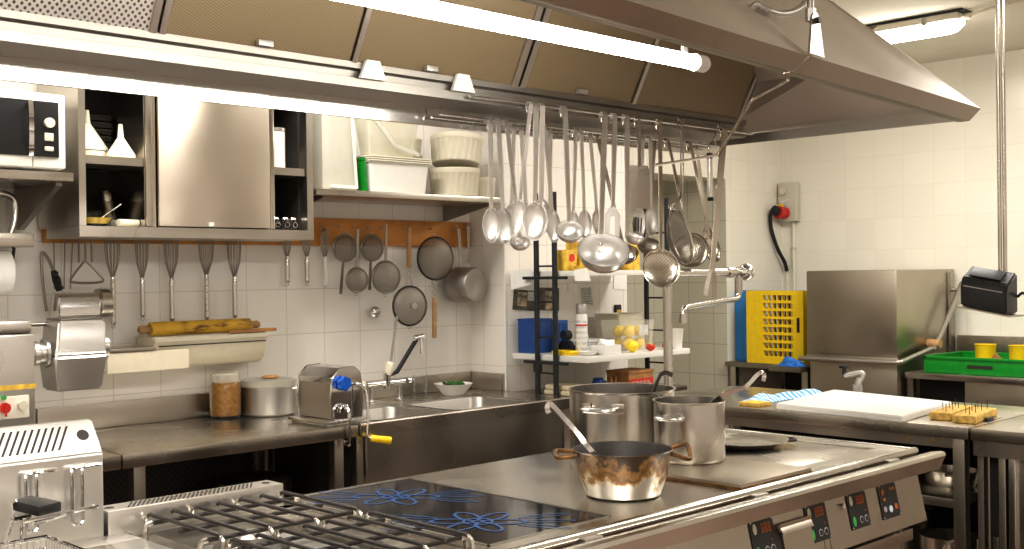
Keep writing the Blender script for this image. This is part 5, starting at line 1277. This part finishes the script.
# knurled pads
for k, (dx, lb) in enumerate(((0,'rear yellow-brown spiked block on the work table'),(.125,'front yellow-brown spiked block beside the knife'))):
    P0 = (4.155,1.948), (4.130,1.844)
    pass
def spiky(cx, cy, ang, L, W, h, label):
    t = thing('spiked_block', label, 'block', (cx,cy,.9005), 'spiked blocks on the work table', ang)
    obj('block', M().box((-L/2,-W/2,.0003),(L/2,W/2,h),.006), 'pad_brown', t, local=True)
    m = M()
    for i in range(7): m.cyl((-L/2+.03+i*(L-.06)/6,(.012 if i % 2 else -.012),h),(-L/2+.03+i*(L-.06)/6,(.012 if i % 2 else -.012),h+.032),.0014,5)
    obj('spike', m, 'iron', t, local=True)
A_ = R_(8)
spiky(4.325,1.965,A_,.30,.085,.030,'rear yellow-brown spiked block beside the white cutting board')
spiky(4.295,1.862,A_,.30,.085,.030,'front yellow-brown spiked block at the end of the work table')
kn = thing('paring_knife', 'small black-handled knife beside the spiked blocks', 'knife', (4.33,1.80,.9005))
obj('handle', M().hexa([(4.25,1.796,.9008),(4.32,1.80,.9008),(4.32,1.814,.9008),(4.25,1.81,.9008),(4.25,1.796,.914),(4.32,1.80,.914),(4.32,1.814,.914),(4.25,1.81,.914)],.004), 'black_plastic', kn)
obj('blade', M().hexa([(4.321,1.80,.9012),(4.42,1.805,.9012),(4.42,1.807,.9012),(4.321,1.813,.9012),(4.321,1.80,.9025),(4.42,1.805,.9025),(4.42,1.807,.9025),(4.321,1.813,.9025)]), 'polished', kn)
tw = thing('kitchen_towel', 'rumpled blue and white towel behind the cutting board', 'towel', (4.45,2.8,.9005))
m = M(); n1, n2 = 30, 22; G = []
for i in range(n1):
    row = []
    for j in range(n2):
        u, v = i/(n1-1), j/(n2-1)
        x = 4.23+.52*u+.012*math.sin(8*v); y = 2.735+.145*v+.02*math.sin(6*u)
        e = min(1, 5*min(u,1-u))*min(1, 4*min(v,1-v))
        row.append(m.v((x, y, .9018+e*(.010+.020*abs(math.sin(9*u+3*v))*abs(math.cos(4*v-2*u))))))
    G.append(row)
for i in range(n1-1):
    for j in range(n2-1): m.f([G[i][j],G[i+1][j],G[i+1][j+1],G[i][j+1]])
obj('cloth', m, 'towel', tw, sharp=None)
spn = thing('sponge', 'yellow scouring sponge in front of the blue towel', 'sponge', (4.16,2.72,.9005))
obj('sponge', M().box((4.10,2.70,.9008),(4.20,2.80,.912),.004), 'pad_brown', spn); obj('scour_pad', M().box((4.10,2.70,.9125),(4.20,2.80,.916),.002), 'gold_card', spn)
ft = thing('table_tap', 'short grey tap with a black lever behind the cutting board', 'tap', (4.75,2.63,.9))
obj('body', M().cyl((4.76,2.605,.9008),(4.76,2.605,.950),.022,16).cyl((4.76,2.603,.950),(4.76,2.590,.985),.016,14).cyl((4.757,2.598,.940),(4.735,2.598,.940),.012,12), 'conduit', ft)
obj('spout', M().tube(smooth([(4.76,2.588,.975),(4.76,2.577,.998),(4.76,2.59,1.004),(4.758,2.625,.998),(4.755,2.655,.992),(4.755,2.662,.985)],5), .0125, 12), 'conduit', ft)
obj('lever', M().cyl((4.755,2.668,.993),(4.755,2.668,1.022),.010,12).box((4.745,2.648,1.022),(4.765,2.690,1.034),.003), 'black_plastic', ft)

# ------------------------------------------------------------------ receipt printer on the ceiling pole
pp = thing('ceiling_pole', 'slim double steel pole coming down from the ceiling', 'pole', (4.2,1.71,2.75))
for y in (1.7035,1.7215): obj('pole_tube', M().cyl((4.2,y,1.300),(4.2,y,2.7495),.0075,12), 'polished_warm', pp)
obj('mounting_plate', M().box((4.15,1.66,2.744),(4.25,1.765,2.7498),.001), 'steel', pp)
obj('tray', M().hexa([(4.075,1.640,1.300),(4.075,1.832,1.334),(4.225,1.832,1.334),(4.225,1.640,1.300),(4.075,1.640,1.306),(4.075,1.832,1.340),(4.225,1.832,1.340),(4.225,1.640,1.306)],.0), 'steel', pp)
pt = thing('receipt_printer', 'black receipt printer on a tray on the ceiling pole', 'printer', (4.12,1.73,1.335))
def tilt(p): return (p[0], p[1], p[2] + (p[1]-1.736)*.177)
prof = [(4.085,1.325),(4.085,1.395),(4.10,1.43),(4.180,1.470),(4.188,1.466),(4.188,1.325)]
m = M(); 
a = [m.v(tilt((x,1.655,z))) for x, z in prof]; b = [m.v(tilt((x,1.822,z))) for x, z in prof]; k = len(prof)
m.f(a[::-1]); m.f(b)
for i in range(k): m.f([a[i],a[(i+1)%k],b[(i+1)%k],b[i]])
bmesh.ops.bevel(m.bm, geom=m.bm.edges[:], offset=.006, segments=2, affect='EDGES')
obj('body', m, 'black_plastic', pt, sharp=30)
m = M().hexa([tilt(p) for p in [(4.108,1.685,1.4365),(4.108,1.80,1.4365),(4.168,1.80,1.4665),(4.168,1.685,1.4665),(4.1055,1.685,1.4415),(4.1055,1.80,1.4415),(4.1655,1.80,1.4715),(4.1655,1.685,1.4715)]],.002); obj('paper_lid', m, 'black_metal', pt)
m = M().hexa([tilt(p) for p in [(4.0838,1.67,1.398),(4.0838,1.81,1.398),(4.087,1.81,1.398),(4.087,1.67,1.398),(4.0838,1.67,1.402),(4.0838,1.81,1.402),(4.087,1.81,1.402),(4.087,1.67,1.402)]]); obj('paper_slot', m, 'conduit', pt)
obj('mounting_foot', M().hexa([tilt(p) for p in [(4.10,1.67,1.3236),(4.10,1.81,1.3236),(4.17,1.81,1.3236),(4.17,1.67,1.3236),(4.10,1.67,1.3247),(4.10,1.81,1.3247),(4.17,1.81,1.3247),(4.17,1.67,1.3247)]]), 'rubber', pt)
obj('power_cable', M().tube(smooth([(4.18,1.654,1.37),(4.185,1.635,1.385),(4.195,1.622,1.36),(4.20,1.622,1.32),(4.205,1.624,1.29)],6), .005, 8), 'rubber', pt)

# ------------------------------------------------------------------ pots on the island
def handle_loop(T, R, z, w, out, r, mat, parent, a=0.0, name='handle', cant=0.0):
    ca, sa = math.cos(a), math.sin(a)
    def p(u, v, dz=0): return T @ Vector((u*ca - v*sa, u*sa + v*ca, z+dz))
    pts = smooth([p(R-.001,-w),p(R+out*.7,-w*.95,cant),p(R+out,-w*.55,cant),p(R+out,w*.55,-cant),p(R+out*.7,w*.95,-cant),p(R-.001,w)],6)
    return obj(name, M().tube(pts, r, 10), mat, parent)
bp = thing('stock_pot', 'biggest steel stock pot at the back of the cooking island', 'pot', (2.77,2.33,.9025))
T = Matrix.Translation((2.775,2.335,.9030))
H = .207; R0 = .166
obj('pot', M().lathe([(0,0),(R0-.008,0),(R0,.008),(R0,H-.006),(R0+.005,H-.001),(R0+.005,H+.001),(R0-.003,H),(R0-.003,.010),(0,.006)], T, 64), 'pot_steel', bp)
handle_loop(T, R0, .158, .052, .045, .0085, 'polished', bp, R_(-162))
handle_loop(T, R0, .158, .052, .045, .0085, 'polished', bp, R_(18))
for s in (-1,1):
    m = M(); Tr = T @ Matrix.Rotation(R_(-162)+s*.32,4,'Z'); m.hexa([Tr @ Vector(p) for p in ((R0+.0003,-.018,.142),(R0+.004,-.018,.142),(R0+.004,.018,.142),(R0+.0003,.018,.142),(R0+.0003,-.018,.175),(R0+.004,-.018,.175),(R0+.004,.018,.175),(R0+.0003,.018,.175))],.001)
    obj('handle_plate', m, 'pot_steel', bp)
lf = thing('ladle', 'dark ladle hook showing over the rim of the stock pot', 'ladle', (2.85,2.30,.92))
obj('handle', M().strap(smooth([(2.80,2.30,.93),(2.87,2.285,1.09),(2.895,2.280,1.137),(2.905,2.278,1.148),(2.925,2.274,1.152),(2.95,2.268,1.142)],5), .014, .003, (0,1,0)), 'iron', lf)
obj('bowl', M().shell(axisT((2.79,2.30,.945), (0,0,1)), .035, .03), 'polished', lf)
cp_ = thing('hotplate_cover', 'heavy steel griddle plate under the smaller pot', 'griddle plate', (2.70,1.91,.9005))
m = M().box((2.520,1.718,.9006),(2.872,2.13,.9155),.003); obj('plate', m, 'steel_plate', cp_)
m = M().box((2.519,1.7168,.9008),(2.8735,1.7179,.907)).box((2.5188,1.717,.9008),(2.5199,2.13,.907)); obj('grease_edge', m, 'burnt_brass', cp_)
spot = thing('soup_pot', 'smaller steel soup pot standing on the griddle plate', 'pot', (2.755,2.06,.916))
T = Matrix.Translation((2.755,2.058,.9162)); R1 = .1055; H1 = .178
obj('pot', M().lathe([(0,0),(R1-.006,0),(R1-.001,.006),(R1,.012),(R1,H1-.005),(R1+.004,H1-.001),(R1+.004,H1+.001),(R1-.003,H1),(R1-.003,.012),(0,.008)], T, 56), 'pot_steel', spot)
obj('soup', M().lathe([(0,.10),(R1-.0035,.10)], T, 40), 'inside_dark', spot)
handle_loop(T, R1, .135, .040, .036, .0062, 'polished', spot, R_(188))
handle_loop(T, R1, .135, .040, .036, .0062, 'polished', spot, R_(8))
l2 = thing('ladle', 'steel ladle leaning out of the soup pot to the right', 'ladle', (2.76,2.06,1.0))
obj('handle', M().strap(smooth([(2.765,2.05,1.035),(2.80,2.014,1.078),(2.834,1.981,1.113),(2.890,1.950,1.129),(2.932,1.935,1.163),(2.951,1.930,1.169),(2.959,1.928,1.158),(2.953,1.928,1.143)],5), .013, .003, (.7,.7,.3)), 'polished', l2)
obj('bowl', M().shell(axisT((2.75,2.065,1.05), (.2,0,1)), .034, .028), 'polished', l2)
sp2 = thing('burnt_saucepan', 'burnt two-handled saucepan with dark brown rim on the island', 'saucepan', (2.272,1.912,.9008))
T = Matrix.Translation((2.272,1.912,.9012)); H2 = .118
mp_ = M().mat('burnt_pan').lathe([(0,0),(.092,0),(.098,.004),(.100,.012),(.116,.055),(.127,H2-.004),(.131,H2),(.1285,H2+.002)], T, 64).mat('inside_dark').lathe([(.1285,H2+.002),(.124,H2-.004),(.112,.05),(.095,.01),(0,.008)], T, 64)
obj('pan', mp_, None, sp2, T=T)
handle_loop(T, .124, H2-.010, .034, .050, .0062, 'burnt_brass', sp2, R_(-45)+R_(4), cant=-.013)
handle_loop(T, .124, H2-.010, .034, .050, .0062, 'burnt_brass', sp2, R_(135)+R_(4), cant=.004)
l3 = thing('ladle', 'long steel ladle leaning out of the burnt saucepan to the left', 'ladle', (2.25,1.93,.93))
obj('handle', M().strap(smooth([(2.300,1.925,.955),(2.221,1.955,1.002),(2.209,2.020,1.065),(2.200,2.090,1.124),(2.195,2.100,1.129),(2.189,2.102,1.119),(2.194,2.100,1.105)],5), .013, .003, (.6,.75,.2)), 'polished', l3)
obj('bowl', M().shell(axisT((2.315,1.905,.945), (-.1,.2,1)), .033, .026), 'polished', l3)
tr_ = thing('pan_lid', 'flat round steel lid lying on the hotplate behind the soup pot', 'lid', (3.1,2.2,.9))
LC = (3.180,2.180)
T = Matrix.Translation((LC[0]+.01,LC[1]-.01,.8965))
obj('lid', M().lathe([(0,.004),(.115,.004),(.128,.008),(.150,.020),(.154,.021),(.154,.024),(.149,.024),(.127,.012),(.115,.008),(0,.008)], T, 56), 'pot_steel', tr_)
handle_loop(T, .150, .018, .022, .028, .005, 'iron', tr_, R_(-45))
# water column with swivel tap
wc = thing('pot_filler', 'steel water column with a valve and swivel spout behind the stock pot', 'tap', (3.107,2.465,.9))
cx, cy = 3.235, 2.505
obj('column', M().cyl((cx,cy,.9008),(cx,cy,1.50),.0165,20).lathe([(0,.0008),(.028,.0008),(.028,.008),(.020,.014),(0,.014)], Matrix.Translation((cx,cy,.9)), 24), 'pot_steel', wc)
dx, dy = 3.60-cx, 2.405-cy
ex, ey = 3.80, 2.572
dv = Vector((ex-cx, ey-cy, 0)); 
def ap(t, z, o=0): return (cx+dv.x*t, cy+dv.y*t+o, z)
obj('upper_pipe', M().cyl(ap(0,1.472),ap(.97,1.472),.0145,16).cyl(ap(-.05,1.472),ap(.07,1.472),.022,16).cyl(ap(.78,1.472),ap(.86,1.472),.021,16), 'pot_steel', wc)
obj('valve', M().ball(ap(1.06,1.472), .034, (1,1,1), 14).cyl(ap(.94,1.472),ap(1.04,1.472),.021,14), 'chrome', wc)
obj('swivel_spout', M().tube(smooth([ap(.95,1.47),ap(.95,1.42),ap(.95,1.392),ap(.935,1.372),ap(.90,1.366)],5)+smooth([ap(.7,1.362,-.004),ap(.3,1.352,-.02),ap(.16,1.348,-.028),ap(.12,1.342,-.03),ap(.105,1.322,-.03)],5), .0115, 12).cyl(ap(.95,1.392),ap(.95,1.45),.016,12).cyl(ap(.105,1.292,-.03),ap(.105,1.325,-.03),.0165,12), 'pot_steel', wc)

# ------------------------------------------------------------------ utensils hanging under the hood
GU = 'steel utensils hanging under the hood'
def hook(T, back, th=.002):
    x, y, z = T
    return [(x,y+.017*back,z-.016),(x,y+.0175*back,z-.004),(x,y+.012*back,z+.004),(x,y+.004*back,z+.004),(x,y-.001*back,z-.004)]
def utensil(kind, T, B, a, b, w, label, mat='polished', cat=None, yaw_=0.0, tilt_=0.0, front=True, neckw=None):
    T, B = Vector(T), Vector(B)
    name = {'spoon':'serving_spoon','ladle':'ladle','skimmer':'skimmer','fork':'carving_fork','turner':'spatula','slotted':'slotted_spoon','tongs':'tongs','scoop':'skimmer'}[kind]
    t = thing(name, label, cat or kind.replace('slotted','spoon').replace('turner','spatula').replace('scoop','skimmer'), T, GU)
    d = (B-T).normalized(); L = (B-T).length
    nrm = Vector((math.sin(yaw_)-.55, -.83, tilt_)); nrm = (nrm - d*nrm.dot(d)).normalized()
    h0 = L-a
    P = hook(T, 1)
    body = [T+d*.02, T+d*h0*.35, T+d*h0*.75]
    if kind in ('spoon','slotted','skimmer','scoop'):
        end = [T+d*(h0-.02)-nrm*.003, T+d*(h0+.012)-nrm*.004]
    elif kind == 'ladle': end = [T+d*(h0-.03), T+d*(h0+.006)]
    else: end = [T+d*h0*.95, T+d*(h0+.004)]
    pts = [Vector(p) for p in P]+body+end
    ws = [w*.9]*len(P)+[w, w, w*.85, w*.75, (neckw or w*.9)]
    obj('handle', M().strap(pts, [q_*1.28 for q_ in ws], .0028, side=(1,-.05,0)), 'handle_steel' if mat == 'polished' else mat, t)
    obj('hanging_loop', M().tube([Vector(P[0]),Vector(P[0])+Vector((0,.0005,-.012))], .0022, 6), mat, t)
    if mat == 'polished': mat = 'handle_steel'
    if kind in ('spoon','slotted'):
        Tm = axisT(B, nrm, d, (a, b, 1))
        dep = b*.55
        prof = [(math.sin(PI/2*i/8) if i else 0, -dep*math.cos(PI/2*i/8)) for i in range(9)] + [(.97*math.sin(PI/2*i/8) if i else 0, -(dep-.0016)*math.cos(PI/2*i/8)) for i in range(8,-1,-1)]
        bw = obj('bowl', M().lathe(prof, Tm, 28), mat, t)
        if kind == 'slotted':
            m = M()
            for k in (-.4,0,.4):
                c = Tm @ Vector((.05,k,-dep*.80)); m.tube([c-d*a*.42+nrm*.004, c+d*a*.45+nrm*.004], b*.07, 6)
            obj('slot', m, 'inside_dark', bw)
    elif kind == 'ladle':
        ax = Vector((-.42+yaw_, -.48, .62+tilt_)).normalized()
        up_ = ax; c = T+d*L
        # rim point nearest the handle end touches the handle
        bk = (Vector((0,0,1)) - ax*ax.z).normalized()
        cen = T+d*(h0+.002) - bk*a*.96
        Tm = axisT(cen, ax, bk)
        bw = obj('bowl', M().shell(Tm, a, b, .0018, 32), mat, t)
        if a > .07:
            m = M()
            for k in (.62,.84): m.ball(Tm @ Vector((a*k,0,-b*math.sqrt(max(0,1-k*k))+.003)), .0075, (1,1,1), 8)
            obj('rivet', m, 'chrome', bw)
    elif kind in ('skimmer','scoop'):
        Tm = axisT(B, nrm, d)
        dep = a*.28
        prof = [(a*math.sin(PI/2*i/8) if i else 0, -dep*math.cos(PI/2*i/8)) for i in range(9)]
        prof += [(a*1.03, .001)] + [(a*.985*math.sin(PI/2*i/8) if i else 0, -(dep-.0016)*math.cos(PI/2*i/8)) for i in range(8,-1,-1)]
        obj('strainer', M().lathe(prof, Matrix.Identity(4), 40), 'skimmer_holes', t, T=Tm, local=True)
    elif kind == 'fork':
        sd = d.cross(nrm).normalized(); q = T+d*h0
        m = M().prism([(0,0)]*0 or [(0,0),(1,0),(0,1)], 'z', 0, 0) if False else M()
        m.strap([q, q+d*.03, q+d*.035], [w*.8, b*2, b*2], .003, nrm)
        obj('shoulder', m, mat, t)
        for s in (-1,1):
            obj('prong', M().strap([q+d*.034+sd*s*b*.62, q+d*(.034+a*1.1)+sd*s*b*.66, q+d*(.04+a*1.55)+sd*s*b*.70], [b*.72,b*.5,b*.2], .003, nrm), mat, t)
    elif kind == 'turner':
        q = T+d*h0; sd = d.cross(nrm).normalized()
        obj('blade', M().strap([q, q+d*.012, q+d*(2*a)], [b*1.7,b*2,b*2.1], .002, nrm), mat, t)
    elif kind == 'tongs':
        q = T+d*h0; sd = d.cross(nrm).normalized()
        for s in (-1,1): obj('tong_arm', M().strap([q, q+d*.02+sd*s*b*.3, q+d*a*1.2+sd*s*b*.55+nrm*.004*s, q+d*a*1.9+sd*s*b*.65+nrm*.006*s], [w*.5,w*.55,w*.6,w*.62], .0022, side=sd), mat, t)
    return t
UT = [
('spoon',(2.509,2.646,1.975),(2.504,2.640,1.634),0.056,0.030,0.016,'serving spoon hanging leftmost of all the hood utensils','polished',0.00,0.00),
('spoon',(2.544,2.646,1.975),(2.559,2.640,1.632),0.058,0.031,0.016,'serving spoon second from the left end of the utensil row','polished',0.00,0.00),
('ladle',(2.582,2.646,1.975),(2.594,2.600,1.566),0.034,0.030,0.014,'small ladle low behind the leftmost spoons','polished',0.00,0.50),
('spoon',(2.651,2.681,1.969),(2.641,2.690,1.662),0.050,0.024,0.013,'serving spoon half hidden behind the leftmost two spoons','polished',0.00,0.00),
('spoon',(2.684,2.681,1.969),(2.716,2.690,1.667),0.048,0.024,0.014,'serving spoon hidden behind the bright round ladle bowl','polished',0.00,0.00),
('spoon',(2.763,2.646,1.975),(2.792,2.640,1.636),0.056,0.025,0.015,'narrow serving spoon between the round bowl and the shallow ladle','polished',0.00,0.00),
('spoon',(2.829,2.681,1.969),(2.823,2.690,1.660),0.046,0.022,0.012,'serving spoon behind the narrow one in the middle of the row','polished',0.00,0.00),
('spoon',(2.917,2.646,1.975),(2.895,2.645,1.646),0.046,0.021,0.013,'smaller serving spoon above the shallow ladle','polished',0.00,0.00),
('spoon',(2.943,2.646,1.975),(2.957,2.645,1.647),0.050,0.024,0.013,'serving spoon just left of the big riveted ladle handle','polished',0.00,0.00),
('spoon',(3.029,2.681,1.969),(3.077,2.690,1.658),0.046,0.022,0.013,'serving spoon behind the big riveted ladle handle','polished',0.00,0.00),
('ladle',(3.067,2.681,1.969),(3.194,2.660,1.533),0.050,0.048,0.014,'deep warm-toned ladle behind the big riveted one','polished_warm',0.00,0.40),
('slotted',(3.283,2.646,1.975),(3.247,2.640,1.656),0.058,0.026,0.014,'slotted spoon behind the flat spatula blade','polished',0.00,0.00),
('spoon',(3.324,2.646,1.975),(3.307,2.630,1.665),0.054,0.026,0.015,'round serving spoon right of the slotted spoon','polished',0.00,0.00),
('ladle',(3.398,2.681,1.969),(3.335,2.680,1.563),0.044,0.040,0.013,'dark ladle low behind the slotted spoon','steel_dark',0.00,0.40),
('skimmer',(3.205,2.505,2.013),(3.117,2.440,1.490),0.066,0.066,0.015,'big round perforated skimmer hanging lowest of the row','polished_warm',0.00,0.00),
('scoop',(3.432,2.646,1.975),(3.411,2.530,1.556),0.064,0.064,0.013,'tilted perforated skimmer behind the wire strainer','polished_warm',-0.75,0.30),
('spoon',(3.570,2.646,1.975),(3.567,2.545,1.561),0.054,0.032,0.015,'oval serving spoon near the right end of the row','polished_warm',0.00,0.00),
('spoon',(3.662,2.681,1.969),(3.740,2.690,1.609),0.050,0.024,0.013,'serving spoon half hidden behind the rightmost oval spoon','polished_warm',0.00,0.00),
('spoon',(2.553,2.505,2.013),(2.514,2.530,1.655),0.056,0.022,0.013,'thin-handled spoon slanting left across the front of the row','polished',0.00,0.00),
('spoon',(2.576,2.505,2.013),(2.544,2.485,1.641),0.062,0.040,0.017,'broad round serving spoon at the front of the row','polished',0.00,0.00),
('spoon',(2.605,2.505,2.013),(2.641,2.550,1.669),0.050,0.030,0.017,'bright spoon behind the broad round serving spoon','polished',0.00,0.00),
('ladle',(2.710,2.505,2.013),(2.686,2.470,1.602),0.046,0.036,0.017,'shallow ladle hanging in front, left of the big riveted one','polished',0.00,0.00),
('ladle',(2.908,2.505,2.013),(2.787,2.430,1.525),0.084,0.072,0.020,'very large ladle with two rivets inside its bowl','polished',0.00,0.12),
('fork',(2.959,2.505,2.013),(2.898,2.470,1.639),0.060,0.027,0.017,'two-pronged carving fork hanging above the big ladle','polished',0.00,0.00),
('ladle',(3.023,2.505,2.013),(2.960,2.460,1.582),0.034,0.032,0.018,'small round ladle hanging right of the carving fork','polished',0.50,0.60),
('turner',(3.085,2.505,2.013),(3.067,2.490,1.771),0.075,0.036,0.014,'flat square spatula with a bent handle','pot_steel',0.00,0.00),
('tongs',(3.597,2.505,2.013),(3.422,2.450,1.434),0.058,0.030,0.027,'long serving tongs hanging rightmost of the hood utensils','polished_warm',0.00,0.00),
]
for k, T_, B_, a_, b_, w_, lb, mt, yw, ti in UT: utensil(k, T_, B_, a_, b_, w_, lb, mt, None, yw, ti)
# wire-handled sieve among the utensils
ws_ = thing('wire_strainer', 'brassy wire strainer with an open loop handle near the right end of the hood rail', 'strainer', (3.326,2.500,2.025), GU)
c0, c1 = Vector((3.239,2.470,1.688)), Vector((3.273,2.450,1.511))
cc = (c0+c1)/2; ax = Vector((.75,-.45,.35)); dd = (c1-c0).normalized(); ax = (ax-dd*ax.dot(dd)).normalized()
Tm = axisT(cc, ax, dd)
rr = (c1-c0).length/2+.006
obj('ring', M().tube([Tm @ Vector((rr*math.cos(2*PI*k/36), rr*.92*math.sin(2*PI*k/36), 0)) for k in range(36)], .005, 8, closed=True), 'polished_warm', ws_)
obj('mesh_bowl', M().lathe([((rr-.003)*math.sin(PI/2*i/8) if i else 0, -.035*math.cos(PI/2*i/8)) for i in range(9)], Matrix.Identity(4), 32), 'sieve_mesh', ws_, T=Tm, local=True)
tp0 = Vector((3.336,2.507,2.023))
m = M()
for s in (-1,1):
    m.tube(smooth([tp0+Vector((0,.010,.004)), tp0+Vector((s*.006,-.002,0)), Vector((3.311,2.490,1.915))+Vector((s*.007,0,0)), Vector((3.288,2.480,1.748))+Vector((s*.005,0,0)), Vector((3.217,2.475,1.709))+Vector((0,s*.006,0)), c0+Vector((0,s*.006,.004))],6), .0028, 6)
obj('wire_handle', m, 'polished_warm', ws_); obj('hanging_loop', M().tube(arc(tp0+Vector((0,.008,.004)), .007, 0, PI, 8, (0,1,0), (0,0,1)), .0026, 6), 'polished_warm', ws_)
# vegetable peeler
pe = thing('peeler', 'peeler with a steel tube grip between black ends on a wire hook', 'peeler', (3.495,2.500,1.920), GU)
g0, g1 = Vector((3.492,2.500,1.916)), Vector((3.495,2.500,1.738))
obj('grip', M().cyl(g0+(g1-g0)*.10, g0+(g1-g0)*.93, .0105, 16), 'polished', pe)
obj('black_end', M().cyl(g0, g0+(g1-g0)*.12, .0115, 16), 'black_plastic', pe); obj('black_end', M().cyl(g0+(g1-g0)*.92, g1, .0115, 16), 'black_plastic', pe)
obj('hanging_hook', M().tube(smooth([g0, g0+Vector((-.006,0,.02)), Vector((3.509,2.500,1.959)), Vector((3.562,2.505,2.019)), Vector((3.575,2.514,2.029))+Vector((0,0,.006)), Vector((3.579,2.522,2.019))],6), .0024, 6), 'chrome', pe)
